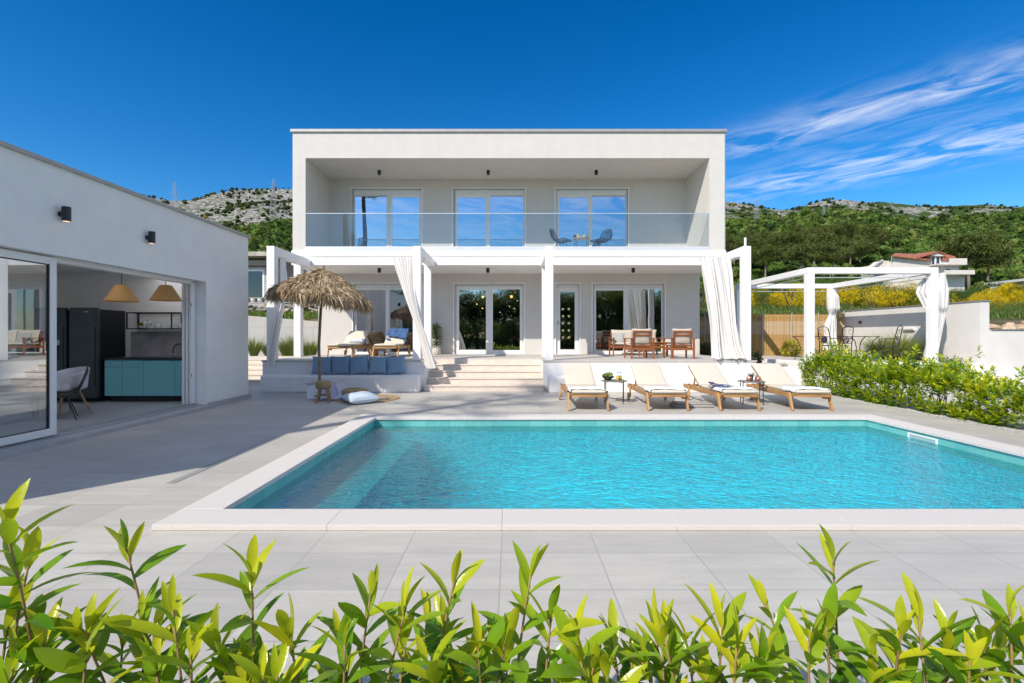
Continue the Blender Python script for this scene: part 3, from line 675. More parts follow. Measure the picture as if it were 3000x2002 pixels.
for k in range(3): mb.box(-6.16-.062*k-.045, 9.33-.012*k, FLK+.02, -6.16-.062*k, 9.455, 2.44)
mb.build('stacked_door_edges', PVC, kit, world=True, bevel=.004, seg=1)
mb = MB()
for k in range(3): mb.box(-6.175-.05*k-.02, 3.0, 2.40, -6.165-.05*k, 9.33, 2.458)
mb.box(-6.30, 3.0, 2.445, -6.13, 9.33, 2.459); mb.build('head_track', PVC, kit, world=True)
mb = MB()
for k in range(4): mb.box(-6.13-.05*k-.012, 3.0, FLK+.001, -6.13-.05*k, 9.33, FLK+.018)
mb.build('floor_track', ALU, kit, world=True)
mb = MB()
for z in (.62, 1.98): mb.box(-6.145, 9.325, z, -6.155, 9.32, z+.05)
mb.build('latch', BLACKP, kit, world=True)
# wall lamps
def walllamp(label, y):
    o = thing('wall_lamp', label, 'wall lamp', (KX, y, 3.01), group='black cylinder wall lamps on the pool house')
    MB().lathe([(.05, -.095), (.05, .095)], (.085, 0, 0), 24).build('cylinder', BLACKP, o, bevel=.003)
    m_ = MB(); m_.prism([(.035*math.cos(a), .035*math.sin(a)) for a in np.linspace(0, 2*math.pi, 16, endpoint=False)], 0, .045); m_.build('wall_plate', BLACKP, o)
    MB().lathe([(.042, -.0962), (.001, -.0965)], (.085, 0, 0), 16, False).build('lens', emis('lamp_lens_glow', (1, .75, .5), .8), o)
walllamp('black cylinder wall lamp near the photo\'s left edge, above the glass door', 6.40)
walllamp('black cylinder wall lamp nearer the house corner, above the pendants', 7.92)
# ---------------------------------------------------------------- sun loungers
def softbox(mb, x0, y0, z0, x1, y1, z1): return mb.box(x0, y0, z0, x1, y1, z1)
def make_lounger():
    t_ = thing('sun_lounger', '', 'sun lounger', group='teak sun loungers with cream mattresses')
    m_ = MB()
    for s in (-1, 1):
        # rail with stepped nose
        m_.prism([(.06, .27), (.0, .30), (.0, .325), (1.98, .325), (1.98, .255), (1.9, .235), (.30, .235), (.26, .205), (.16, .205), (.12, .235)][::-1], s*.33-.016, s*.33+.016, 'x')
    m_.build('side_rail', TEAK, t_, bevel=.004, seg=1)
    m_ = MB()
    for y in np.arange(.06, 1.10, .105): m_.box(-.312, y, .300, .312, y+.075, .318)
    m_.box(-.312, .0, .262, .312, .03, .312); m_.box(-.312, 1.93, .262, .312, 1.96, .312); m_.box(-.312, 1.50, .245, .312, 1.535, .29)
    m_.build('slat_base', TEAKX, t_)
    for s in (-1, 1):
        m_ = MB(); m_.beam((s*.365, .03, 0), (s*.365, .16, .345), .032, .075, up=(0, 1, 0)); l = m_.build('leg', TEAKZ, t_, bevel=.004, seg=1)
        MB().box(s*.365-.02, .11, .346, s*.365+.02, .20, .358).build('bracket', BLACKP, l)
    for s in (-1, 1):
        m_ = MB(); m_.beam((s*.365, 1.60, .07), (s*.365, 1.60, .345), .032, .06, up=(0, 1, 0)); l = m_.build('leg', TEAKZ, t_, bevel=.004, seg=1)
        MB().box(s*.365-.02, 1.565, .346, s*.365+.02, 1.635, .356).build('bracket', BLACKP, l)
        m_ = MB(); m_.prism([(1.60+.085*math.cos(a), .085+.085*math.sin(a)) for a in np.linspace(0, 2*math.pi, 22, endpoint=False)], s*.385, s*.385+s*.03, 'x'); wv = m_.build('wheel', TEAKZ, t_, bevel=.004, seg=1)
    # backrest
    A = R(31); hy, hz = 1.14, .325; L = .80
    def bp(d, off): return (hy+d*math.cos(A)-off*math.sin(A), hz+d*math.sin(A)+off*math.cos(A))
    m_ = MB()
    for s in (-1, 1):
        a = bp(0, 0); b = bp(L, 0); m_.beam((s*.285, a[0], a[1]), (s*.285, b[0], b[1]), .03, .045)
    for d in np.arange(.04, L, .10):
        a = bp(d, .012); m_.obox((0, a[0], a[1]), (.54, .07, .016), (A, 0, 0))
    m_.build('backrest', TEAKX, t_)
    m_ = MB()
    for s in (-1, 1): a = bp(.45, -.02); m_.beam((s*.25, a[0], a[1]), (s*.25, 1.62, .27), .02, .035)
    m_.build('strut', TEAK, t_)
    # mattress, one continuous pad folded at the hinge, soft corners
    th = .065
    def pad(u, v):     # around the section u, along v
        pass
    m_ = MB(); n = 26; Lt = 1.17+L+.02; W = .315
    def prof(s_):      # centre line
        if s_ < 1.17: return (-.03+s_, .325+th/2+.004, 0.0)
        e = min(1, (s_-1.17)/.10); a = A*min(1, e); dd = s_-1.17; q_ = bp(dd, th/2+.02*(0)+.004); return (q_[0]-.0, q_[1]+.0, A)
    rings = []
    ss = [0, .012, .04, .10] + list(np.linspace(.2, 1.08, 9)) + [1.15, 1.17, 1.2] + list(np.linspace(1.3, Lt-.1, 6)) + [Lt-.04, Lt-.012, Lt]
    for i, s_ in enumerate(ss):
        y, z, a = prof(s_); ed = min(s_, Lt-s_); k = math.sqrt(max(0.02, 1-max(0, 1-ed/.035)**2))
        if abs(s_-1.17) < .03: k2 = .82
        else: k2 = 1
        puff = 1+.12*math.sin(math.pi*min(1, s_/1.17) if s_ < 1.17 else math.pi*(s_-1.17)/(L+.02))
        r = []
        for j in range(16):
            t2 = 2*math.pi*j/16; cx = math.copysign(abs(math.cos(t2))**.22, math.cos(t2)); cz = math.copysign(abs(math.sin(t2))**.6, math.sin(t2))
            lx = W*cx*(1-.03*(1-k)); lz = th/2*cz*k*k2*(puff if cz > 0 else 1)*(1 if abs(cx) < .97 else .9)
            r.append((lx, y-lz*math.sin(a), z+lz*math.cos(a)+.003*math.sin(s_*23+j)))
        rings.append(r)
    k0 = 0; vs = [p for r in rings for p in r]; fs = []
    for i in range(len(rings)-1):
        for j in range(16): fs.append((i*16+j, i*16+(j+1) % 16, (i+1)*16+(j+1) % 16, (i+1)*16+j))
    fs.append(tuple(range(15, -1, -1))); fs.append(tuple((len(rings)-1)*16+j for j in range(16)))
    m_.add(vs, fs); mt = m_.build('mattress', CREAM, t_, smooth=True)
    m_ = MB()
    for zz, aa in ((.0, 0),):
        pts = [(W*1.005*sx, -.03+y, .325+th*.12) for sx, y in ((-1, 1.1), (-1, .02), (1, .02), (1, 1.1))]
        m_.tube(pts, .004, 5)
    m_.build('piping', clothmat('cream_piping', (.7, .6, .42), 0), mt)
    return t_
lg = make_lounger()
LOC = [(1.44, 9.02, 'poolside lounger leftmost of four, left of the salad table'), (2.93, 9.02, 'second poolside lounger from the left, right of the salad table'),
       (4.27, 9.02, 'third poolside lounger from the left, with a crumpled magazine on its towel'), (5.62, 9.02, 'poolside lounger rightmost of four, beside the green hedge')]
for x, y, l in LOC: place(lg, 'cream-cushioned teak '+l, (x, y, 0), R(random.uniform(-2.0, 2.0)))
place(lg, 'teak lounger on the terrace with a rolled pale towel', (-4.99, 14.05, TZ), R(-1))
place(lg, 'teak lounger on the terrace with a blue garment draped over its back', (-3.66, 14.05, TZ), R(1))
# towels on the four poolside mattresses
TOW = clothmat('white_towel_with_grey_blue_stripes', (.82, .86, .88), .1)
def stripetowel():
    m, t, out = newmat('white_towel_pale_blue_pattern')
    g = t.n('ShaderNodeTexCoord').outputs['Object']
    wv = t.n('ShaderNodeTexWave', {'Vector': g, 'Scale': 3.2, 'Distortion': 3.0, 'Detail': 2.0}, bands_direction='Y').outputs['Fac']
    f = t.n('ShaderNodeMapRange', {0: wv, 1: .55, 2: .75, 4: .55}, clamp=True).outputs[0]
    n = t.noise(g, 260, 2)
    b = t.n('ShaderNodeBump', {'Height': t.m('ADD', n, t.m('MULTIPLY', t.noise(g, 9, 4), 4.0)), 'Strength': .5, 'Distance': .005})
    p = t.n('ShaderNodeBsdfPrincipled', {'Base Color': t.mix(f, (.84, .85, .84), (.45, .58, .66)), 'Roughness': .95, 'Specular IOR Level': .1, 'Normal': b.outputs[0]})
    t.t.links.new(p.outputs[0], out.inputs[0]); return m
STOW = stripetowel()
def towel(lounger_i, seed):
    x, y, _ = LOC[lounger_i]; rnd = random.Random(seed)
    zt = .325+.065+.013
    o1, o2 = rnd.uniform(-.02, .02), rnd.uniform(-.03, .03)
    def fn(u, v):
        px = -.345+.69*u; py = .02+.46*v+o2*(u-.5)*2+.015*math.sin(u*9+seed); w_ = .31
        z = zt+.004*math.sin(u*17+v*9+seed)+.004*math.sin(v*23+u*5)+.006*math.sin(math.pi*v)
        if abs(px) > w_: z -= (abs(px)-w_)*1.6+.004; px = math.copysign(w_+.014+(abs(px)-w_)*.25, px)
        return (px+o1*.3, py, z)
    m_ = MB().grid(fn, 40, 20); o = m_.build('towel', STOW, smooth=True, fix=False); s = o.modifiers.new('t', 'SOLIDIFY'); s.thickness = .006; s.offset = 1
    o.location = (x, y, 0); return o
for i, w_ in enumerate(('leftmost poolside lounger', 'second poolside lounger from the left', 'third poolside lounger, under the crumpled magazine', 'rightmost poolside lounger by the hedge')):
    tag(towel(i, i*3+1), 'white towel with pale blue pattern on the '+w_, 'towel', 'patterned towels on the poolside loungers')
# crumpled magazine
mz = thing('magazine', 'open crumpled white and navy magazine on the third lounger', 'magazine', (4.05, 9.42, .415), R(25))
for k in range(4):
    def fn(u, v, k=k): return (-.13+.26*u+.01*k, -.17+.36*v, .006*k+.05*math.sin(u*3+k)*abs(u-.4)*2.5+.02*math.sin(v*5+k*2)+.008*k)
    o = MB().grid(fn, 12, 10).build('page', mat(f'magazine_page_{k}', (.75, .76, .80) if k % 2 else (.10, .13, .28), .5, .3, 12, c2=(.25, .28, .42)), mz, smooth=True, fix=False)
    o.modifiers.new('s', 'SOLIDIFY').thickness = .003
# rolled towel on terrace lounger, garment on the other
def roll(label, x, y, z, L, r, m_):
    pts = [(-L/2+L*i/10, .004*math.sin(i), 0) for i in range(11)]
    o = MB().tube(pts, [r*.93]+[r*(1+.03*math.sin(i*1.7)) for i in range(9)]+[r*.93], 18).build('rolled_towel', m_, smooth=False, bevel=.012)
    o.location = (x, y, z); o.rotation_euler = (0, 0, R(4)); return tag(o, label, 'towel')
roll('rolled pale blue and white towel lying on the left terrace lounger', -4.80, 15.05, TZ+.47, .44, .062, PALEC)
def garment():
    A = R(31); x0, y0, z0 = -3.66, 14.05, TZ
    def fn(u, v):       # draped over the top of the backrest, v=0 at front bottom, v=1 behind
        px = -.33+.66*u+.06*(v-.5)*math.sin(u*4); s_ = 1.17+.26+.62*v+(.18*(.5-u) if v < .2 else 0)
        lift = .14+.012*math.sin(u*14+v*6)+.01*math.sin(v*15+u*3)
        d = min(s_-1.14, .83); y = 1.14+d*math.cos(A)-lift*math.sin(A); z = .325+d*math.sin(A)+lift*math.cos(A)
        ex = max(0, s_-1.14-.83); y += .05*min(1, ex*10); z -= ex*1.0
        return (px, y, z+.01*math.sin(u*23))
    o = MB().grid(fn, 34, 24).build('garment', NAVY, smooth=True, fix=False); o.modifiers.new('s', 'SOLIDIFY').thickness = .012
    sl_ = MB()
    sl_.tube([(-.28, 1.34, .53), (-.20, 1.28, .49), (-.14, 1.27, .45), (-.17, 1.25, .44)], [.045, .05, .04, .03], 8)
    sl_.tube([(.25, 1.33, .50), (.30, 1.28, .46), (.34, 1.29, .43), (.33, 1.27, .42)], [.045, .05, .045, .03], 8)
    sl_.tube([(-.22, 1.36, .56), (.05, 1.60, .66), (.30, 1.74, .78)], [.012, .02, .014], 6)
    sl_.build('sleeve', NAVY, o, smooth=True)
    o.location = (x0, y0, z0); return tag(o, 'blue knitted garment draped over the back of the right terrace lounger', 'garment')
garment()
def blob(name, m_, loc, sx, sy, sz, label, cat, n=14, sq=.5, rot=0, group=None):
    """pillow: superellipse outline with soft thickness"""
    def P(u, v, s):
        a = (u-.5)*2; b = (v-.5)*2
        e = (max(0, 1-abs(a)**3.2)*max(0, 1-abs(b)**3.2))**.42
        sh = 1-.09*(1-abs(a)**2)*abs(b)**3; sh2 = 1-.09*(1-abs(b)**2)*abs(a)**3
        wr = .03*math.sin(a*7+b*5+loc[0]*9)+.03*math.sin(b*11-a*4+loc[0]*3)
        return (a*sx/2*sh2, b*sy/2*sh, s*sz/2*e*(1+wr))
    m1 = MB().grid(lambda u, v: P(u, v, 1), n*2, n*2); m1.grid(lambda u, v: P(1-u, v, -1), n*2, n*2)
    m1.tube([P(u, v, 0) for u, v in [(i/12, 0) for i in range(12)]+[(1, i/12) for i in range(12)]+[(1-i/12, 1) for i in range(12)]+[(0, 1-i/12) for i in range(12)]], .004, 5, closed=True)
    o = m1.build(name, m_, smooth=True); o.location = loc
    if label: tag(o, label, cat, group)
    return o
for i, (x, rz, tl, w_) in enumerate(((-4.76, 10, -20, 'leftmost of five, behind the umbrella pole'), (-4.29, -4, -13, 'second from the left of five'), (-3.83, 6, -16, 'middle of five'), (-3.36, 5, -17, 'second from the right of five'), (-2.90, -3, -14, 'rightmost of five'))):
    o = blob('cushion', BLUEC, (x, 12.20+.02*(i % 2), .43+.235), .49, .47, .17, 'faded blue square cushion leaning on the terrace wall, '+w_, 'cushion', group='blue cushions on the white bench')
    o.rotation_euler = (R(90+tl), R(random.uniform(-7, 7)), R(rz))
o = blob('floor_cushion', PALEC, (-3.15, 10.12, .115), .62, .60, .20, 'pale blue square cushion lying on the paving before the straw rug', 'cushion'); o.rotation_euler = (R(4), R(-3), R(38))
o = blob('floor_cushion', BLUEC, (-3.42, 10.50, .05), .5, .5, .09, 'darker blue cushion tucked under the pale blue one', 'cushion'); o.rotation_euler = (0, 0, R(30))
# straw umbrella
um = thing('straw_umbrella', 'thatched straw beach umbrella on a bamboo pole before the white bench', 'umbrella', (-4.42, 11.15, 0))
pts = [(.0, 0, 0), (.01, 0, .6), (-.005, 0, 1.2), (.03, 0, 1.9), (.07, 0, 2.6), (.10, 0, 3.02)]
p_ = MB().tube(pts, .032, 12).build('pole', BAMBOO, um, smooth=True)
m_ = MB()
for z in (.35, .8, 1.35, 1.9, 2.9): 
    xx = np.interp(z, [p[2] for p in pts], [p[0] for p in pts]); m_.lathe([(.033, -.006), (.037, 0), (.033, .006)], (xx, 0, z), 12)
m_.build('knot', BAMBOO, p_, smooth=True)
AX, AZ, RR = .12, 2.93, 1.09
TILT = R(7)
def canopy(a, r):       # umbrella surface, slightly sagging to the right
    f = r/RR; z = -.62*f**1.25 - .07*f*f*(1+math.cos(8*a))*.5
    x, y = r*math.cos(a), r*math.sin(a)
    return (AX + x*math.cos(TILT)+z*math.sin(TILT), y, AZ + z*math.cos(TILT)-x*math.sin(TILT))
m_ = MB()
for k in range(8): 
    a = math.pi*k/4+.2; m_.tube([tuple(np.array(canopy(a, r))-np.array([0, 0, .05])) for r in (.05, .5, .9, 1.2)], .012, 5)
m_.build('rib', BAMBOO, um)
m_ = MB().grid(lambda u, v: tuple(np.array(canopy(2*math.pi*u, .03+(RR-.1)*v))-np.array([0, 0, .03])), 32, 8); m_.build('underlay', mat('straw_underlay', (.18, .12, .06), .95, .3, 30), um, fix=False)
bv, bf = bladebase(4, .011, .0)
N = 13000; a = RS.rand(N)*2*np.pi; f = RS.rand(N)**.62; r = f*RR
P0 = np.array([canopy(aa, rr) for aa, rr in zip(a, r)]); P1 = np.array([canopy(aa, rr+.1) for aa, rr in zip(a, r)])
out = P1-P0; out /= np.linalg.norm(out, axis=1, keepdims=True)
down = np.array([0, 0, -1.0]); edge = np.clip((f-.86)/.14, 0, 1)[:, None]
d = out*(1-edge*.75)+down*(.12+edge*.9)+RS.normal(size=(N, 3))*.26; d /= np.linalg.norm(d, axis=1, keepdims=True)
bb = bv[:, [0, 2, 1]].copy(); bb[:, 2] = -.45*bb[:, 1]**2          # droop
M3 = frames(d, out*0.4+np.array([0, 0, 1.0])+RS.normal(size=(N, 3))*.35)
L = .10+.13*RS.rand(N)+.10*edge[:, 0]
V, Fq, T = inst(bb, bf, M3, P0+np.array([0, 0, .012])+out*0, np.stack([.9+RS.rand(N)*.6, L, L], 1), RS.rand(N))
def strawmat():
    m, t, out = newmat('dry_palm_thatch'); a = t.n('ShaderNodeAttribute', attribute_name='tint').outputs['Fac']
    c = t.ramp(a, [(0, (.12, .08, .045)), (.35, (.32, .23, .13)), (.75, (.52, .40, .25)), (1, (.68, .56, .40))])
    p = t.n('ShaderNodeBsdfPrincipled', {'Base Color': c, 'Roughness': .8, 'Specular IOR Level': .25}); tr = t.n('ShaderNodeBsdfTranslucent', {'Color': c})
    mx = t.n('ShaderNodeMixShader', {0: .2, 1: p.outputs[0], 2: tr.outputs[0]}); t.t.links.new(mx.outputs[0], out.inputs[0]); return m
STRAW = strawmat()
npmesh('thatch', V, Fq, STRAW, um, T)
# stool
sx_, sy_ = -3.97, 10.25
stl = thing('stool', 'small stool with woven seagrass seat and splayed wooden legs', 'stool', (sx_, sy_, 0), R(12))
def weave(name, c1, c2, sc=60, ring=False):
    m, t, out = newmat(name); g = t.n('ShaderNodeTexCoord').outputs['Object']
    if ring:
        w1 = t.n('ShaderNodeTexWave', {'Vector': g, 'Scale': sc*.28, 'Distortion': .4}, wave_type='RINGS', rings_direction='Z').outputs['Fac']
    else: w1 = t.n('ShaderNodeTexWave', {'Vector': g, 'Scale': sc*.3, 'Distortion': 1.2}, bands_direction='Z').outputs['Fac']
    w2 = t.noise(g, sc*1.4, 3)
    h = t.m('ADD', w1, w2); c = t.mix(t.m('MULTIPLY', h, .6), c1, c2)
    b = t.n('ShaderNodeBump', {'Height': h, 'Strength': .9, 'Distance': .006})
    p = t.n('ShaderNodeBsdfPrincipled', {'Base Color': c, 'Roughness': .75, 'Normal': b.outputs[0]}); t.t.links.new(p.outputs[0], out.inputs[0]); return m
SEAG = weave('woven_seagrass', (.18, .12, .05), (.48, .36, .18))
RATT = weave('woven_rattan', (.22, .12, .05), (.50, .33, .16))
JUTE = weave('jute_rug_braid', (.26, .16, .07), (.56, .38, .19), 60, True)
MB().lathe([(.02, .285), (.13, .285), (.155, .30), (.158, .36), (.155, .42), (.13, .448), (.05, .455), (.001, .455)], n=28).build('seat', SEAG, stl, smooth=True)
for k in range(4):
    a = math.pi/4+math.pi/2*k; c, s = math.cos(a), math.sin(a)
    MB().tube([(c*.10, s*.10, .30), (c*.175, s*.175, 0)], [.027, .024], 10).build('leg', RAWOOD, stl)
m_ = MB()
for k in range(4):
    a = math.pi/4+math.pi/2*k; a2 = a+math.pi/2; m_.tube([(math.cos(a)*.14, math.sin(a)*.14, .15), (math.cos(a2)*.14, math.sin(a2)*.14, .15)], .011, 8)
m_.build('stretcher', RAWOOD, stl)
# storage box with throw
bx = thing('storage_box', 'small white box with a slightly open beige lid beside the woven stool', 'box', (-4.25, 11.05, 0))
MB().box(-.32, -.22, 0, .30, .22, .335).build('body', mat('white_box', (.74, .78, .82), .6, .03), bx, bevel=.008)
MB().obox((0, -.01, .365), (.68, .50, .03), (R(3), R(-2), 0)).build('lid', mat('beige_lid', (.55, .50, .44), .7, .08, 6), bx, bevel=.01)
MB().box(-.15, -.224, .03, .02, -.221, .075).build('vent', BLACKP, bx)
def thr(u, v):
    # hangs over the right half of the box and spills to the paving
    x = .02+.42*u; hang = max(0, v-.45); y = .26-.50*min(1, v/.45)
    z = .395+.012*math.sin(u*9+v*7)
    if v > .45: y -= hang*.10+.03*math.sin(u*14)*hang*2; z -= hang*.68
    if u > .62: z = min(z, .395-(u-.62)*1.05+.0); x += (u-.62)*.18; y += (u-.62)*.15*math.sin(v*12)
    if z < .015: z = .015+.01*math.sin(u*20)**2
    if v > .9: y -= (v-.9)*2.2; x -= (v-.9)*1.6; 
    return (x, y-.01, z)
o = MB().grid(thr, 40, 40).build('throw_blanket', LILAC, smooth=True, fix=False); o.modifiers.new('s', 'SOLIDIFY').thickness = .006
o.location = (-4.25, 11.05, 0); tag(o, 'pale lilac cotton throw hanging over the white box by the umbrella pole', 'throw')
# rug, pouf, magazine
rg = MB().lathe([(.001, .012), (.68, .012), (.71, .010), (.715, .002)], n=64).build('straw_rug', JUTE, smooth=False); rg.location = (-3.22, 10.83, .001)
tag(rg, 'round braided straw rug on the sunlit paving near the bench', 'rug')
pf = MB().lathe([(.30, .0), (.345, .03), (.355, .08), (.345, .13), (.29, .165), (.10, .175), (.001, .175)], n=40).build('pouf', SEAG, smooth=True); pf.location = (-3.66, 11.2, .014)
tag(pf, 'flat round woven seagrass pouf at the edge of the straw rug', 'pouf')
o = thing('magazine', 'glossy magazine lying open on the round straw rug', 'magazine', (-2.83, 10.72, .016), R(14))
for s in (-1, 1):
    MB().grid(lambda u, v: (s*.15*u, -.14+.28*v, .004+.022*math.sin(math.pi*u)*(1-u*.6)), 10, 4).build('page', mat('printed_page'+str(s), (.55, .5, .5), .35, .5, 14, c2=(.12, .10, .10)), o, fix=False)
# side tables
def side_table(label, x, y, rz):
    o = thing('side_table', label, 'side table', (x, y, 0), R(rz), group='black octagonal side tables between the loungers')
    R_ = .27; m_ = MB()
    m_.prism([(R_*math.cos(a), R_*math.sin(a)) for a in np.linspace(math.pi/8, 2*math.pi+math.pi/8, 8, endpoint=False)], .452, .470, 'z') 
    m_.build('table_top', mat('brown_grey_top', (.23, .21, .20), .55, .15, 20, .2), o, bevel=.003)
    m_ = MB(); ps = []
    for a in (R(22.5), R(112.5), R(202.5), R(292.5)):
        c, s = math.cos(a)*R_*.97, math.sin(a)*R_*.97; ps.append((c, s))
        MB().tube([(c, s, 0), (c, s, .478)], .009, 8).build('leg', BLACK, o)
    m_.tube([(ps[0][0], ps[0][1], .09), (ps[2][0], ps[2][1], .09)], .006, 6); m_.tube([(ps[1][0], ps[1][1], .095), (ps[3][0], ps[3][1], .095)], .006, 6)
    m_.tube([(ps[0][0], ps[0][1], .445), (ps[2][0], ps[2][1], .445)], .006, 6); m_.tube([(ps[1][0], ps[1][1], .443), (ps[3][0], ps[3][1], .443)], .006, 6)
    m_.build('cross_brace', BLACK, o); return o
side_table('black metal side table holding the salad bowl and two juice bottles', 2.16, 10.17, 8)
side_table('black metal side table holding two copper cups and a small plant', 4.98, 10.05, 5)
bw = thing('salad_bowl', 'dark faceted bowl of green salad on the left side table', 'bowl', (2.03, 10.19, .471))
MB().lathe([(.055, 0), (.06, .004), (.13, .085), (.125, .088), (.055, .012), (.001, .012)], n=9, cap=False).build('bowl', mat('dark_slate_bowl', (.035, .037, .042), .5), bw)
bv, bf = leafbase(2, .24, .05, .3); n = 140; th = RS.rand(n)*6.28; rr = RS.rand(n)**.5*.11
loc = np.stack([rr*np.cos(th), rr*np.sin(th), .075+.05*(1-rr/.11)+RS.rand(n)*.02], 1)
V, Fq, T = inst(bv, bf, frames(RS.normal(size=(n, 3))+np.array([0, 0, .3])), loc, .045+.03*RS.rand(n), RS.rand(n))
npmesh('salad', V, Fq, foliage('salad_leaves', (.10, .20, .03), (.22, .34, .06), (.45, .5, .15)), bw, T)
for k, (x, y, l) in enumerate(((2.225, 10.13, 'left'), (2.30, 10.20, 'right'))):
    o = thing('juice_bottle', f'{l} small bottle of yellow juice with blue lid beside the salad bowl', 'bottle', (x, y, .471), group='yellow juice bottles on the side table')
    MB().lathe([(.032, 0), (.035, .005), (.035, .095), (.026, .125), (.022, .15), (.022, .165)], n=18, cap=False).build('glass', GLASS_J, o, smooth=True)
    MB().lathe([(.031, .003), (.033, .006), (.033, .092), (.001, .093)], n=18).build('juice', mat('yellow_juice', (.75, .52, .02), .3, .05), o, smooth=True)
    MB().lathe([(.025, .163), (.026, .182), (.001, .183)], n=16).build('lid', mat('blue_lid', (.12, .45, .60), .4), o)
    MB().tube([(0, 0, .10), (.004, 0, .24)], .0035, 6).build('straw', mat('striped_straw', (.5, .7, .8), .4), o)
COPP = mat('hammered_copper', (.72, .36, .26), .25, .15, 60, 1.0, 80, metal=.85)
for x, y, l in ((4.90, 9.99, 'left'), (5.07, 9.97, 'right')):
    o = thing('copper_cup', f'round hammered copper cup, {l} of two on the right side table', 'cup', (x, y, .471), group='copper cups on the side table')
    MB().lathe([(.001, .0), (.035, .0), (.052, .03), (.055, .06), (.047, .095), (.044, .098), (.042, .095), (.048, .06), (.03, .015), (.001, .012)], n=22, cap=False).build('bowl', COPP, o, smooth=True)
    MB().tube([(.0, .045, .075), (0, .075, .07), (0, .08, .045), (0, .05, .03)], .004, 6).build('handle', COPP, o)
def tuft(name, mt, n, h, spread, par=None, loc=None, W=.006, bend=.6, z0=0.0, base=.04):
    bv, bf = bladebase(4, W, bend); an = RS.rand(n)*6.28; r = RS.rand(n)**.6*base
    M3 = zrot(an+np.pi/2+0*an)
    tilt = RS.rand(n)*spread; ct, st_ = np.cos(tilt), np.sin(tilt); z = np.zeros(n); o_ = np.ones(n)
    Tm = np.stack([np.stack([o_, z, z], 1), np.stack([z, ct, st_], 1), np.stack([z, -st_, ct], 1)], 1)
    M3 = np.einsum('nij,njk->nik', zrot(an), Tm)
    hh = h*(.55+.5*RS.rand(n)); sc = np.stack([np.ones(n), hh, hh], 1)
    locs = np.stack([-np.sin(an)*r*-1*0+np.cos(an+1.57)*r, np.sin(an+1.57)*r, np.full(n, z0)], 1)
    V, Fq, T = inst(bv, bf, M3, locs, sc, RS.rand(n))
    return npmesh(name, V, Fq, mt, par, T, loc)
GRASSM = foliage('fine_grass_blades', (.07, .11, .02), (.16, .22, .05), (.36, .36, .14), .6, .3, .2)
SUCC = foliage('succulent_blades', (.05, .10, .02), (.14, .24, .04), (.45, .38, .08), .4, .2)
o = thing('small_pot_plant', 'small spiky plant in a dark pot between the copper cups', 'potted plant', (4.985, 10.07, .471))
MB().lathe([(.03, 0), (.04, .085), (.036, .087), (.03, .07), (.001, .07)], n=16).build('pot', mat('dark_pot', (.02, .025, .03), .5), o, smooth=True)
tuft('leaves', SUCC, 90, .15, .8, o, W=.006, z0=.07, base=.02)
# grey folded mat under the second lounger, hanging caddy on the third
def mat_fn(): pass
o = MB(); o.obox((3.58, 9.66, .03), (.78, .36, .05), (0, 0, R(-4))); o.obox((3.60, 9.66, .07), (.70, .33, .025), (0, 0, R(-2)))
tag(o.build('folded_mat', clothmat('grey_speckled_mat', (.40, .39, .38), 0, weave=120, var=.2), loc=(3.58, 9.66, 0), bevel=.015), 'grey speckled folded mat on the paving between second and third lounger', 'mat')
# ---------------------------------------------------------------- armchairs and sofa
def slatchair(name, label, cat, W, loc, rz, seats=1):
    o = thing(name, label, cat, loc, rz)
    h = W/2; D = .70
    for s in (-1, 1):       # local: back at y=0, front at y=D
        MB().beam((s*(h-.03), .0, 0), (s*(h-.03), -.0, .56), .045, .05, up=(0, 1, 0)).build('leg', ACACZ, o, bevel=.004, seg=1)
        MB().beam((s*(h-.02), D-.05, 0), (s*(h-.02), D-.05, .545), .04, .05, up=(0, 1, 0)).build('leg', ACACZ, o, bevel=.004, seg=1)
        MB().box(s*(h-.02)-.035, -.05, .546, s*(h-.02)+.035, D+.02, .568).build('armrest', TEAK if False else ACAC, o, bevel=.006, seg=2)
    m_ = MB(); m_.box(-h+.05, -.012, .235, h-.05, .012, .305); m_.box(-h+.05, D-.065, .235, h-.05, D-.04, .305)
    for s in (-1, 1): m_.beam((s*(h-.03), 0.02, .27), (s*(h-.03), D-.06, .27), .025, .07)
    for y in np.arange(.08, D-.1, .09): m_.box(-h+.05, y, .30, h-.05, y+.06, .312)
    m_.build('seat_frame', ACAC, o, bevel=.003, seg=1)
    # backrest leaning back (towards -y)
    t0 = R(10); m_ = MB()
    def q(d): return (.06-d*math.sin(t0), .30+d*math.cos(t0))
    for s in (-1, 1): a, b = q(-.03), q(.48); m_.beam((s*(h-.085), a[0], a[1]), (s*(h-.085), b[0], b[1]), .04, .035, up=(0, 1, 0))
    if seats > 1: a, b = q(-.03), q(.48); m_.beam((0, a[0], a[1]), (0, b[0], b[1]), .04, .035, up=(0, 1, 0))
    for d, hh in ((.06, .05), (.35, .05), (.455, .05)): a = q(d); m_.obox((0, a[0], a[1]), (W-.20, .018, hh), (t0, 0, 0))
    m_.build('backrest', ACAC, o, bevel=.003, seg=1)
    n = seats; w1 = (W-.12)/n
    for k in range(n):
        xc = -h+.06+w1*(k+.5)
        c = blob('seat_cushion', LINEN, (0, 0, 0), w1, .60, .13, None, None, 8); c.parent = o; c.location = (xc, .37, .375)
        c = blob('back_cushion', LINEN, (0, 0, 0), w1-.01, .46, .15, None, None, 8); c.parent = o; a = q(.31); c.location = (xc, a[0]+.09, a[1]); c.rotation_euler = (R(90)+t0, 0, 0)
    return o
slatchair('armchair', 'reddish wooden armchair seen from behind, left of two, beige cushions', 'armchair', .66, (3.58, 13.22, TZ), R(2))
slatchair('armchair', 'reddish wooden armchair seen from behind, right of two, beside the sheer curtain', 'armchair', .66, (4.69, 13.25, TZ), R(-1))
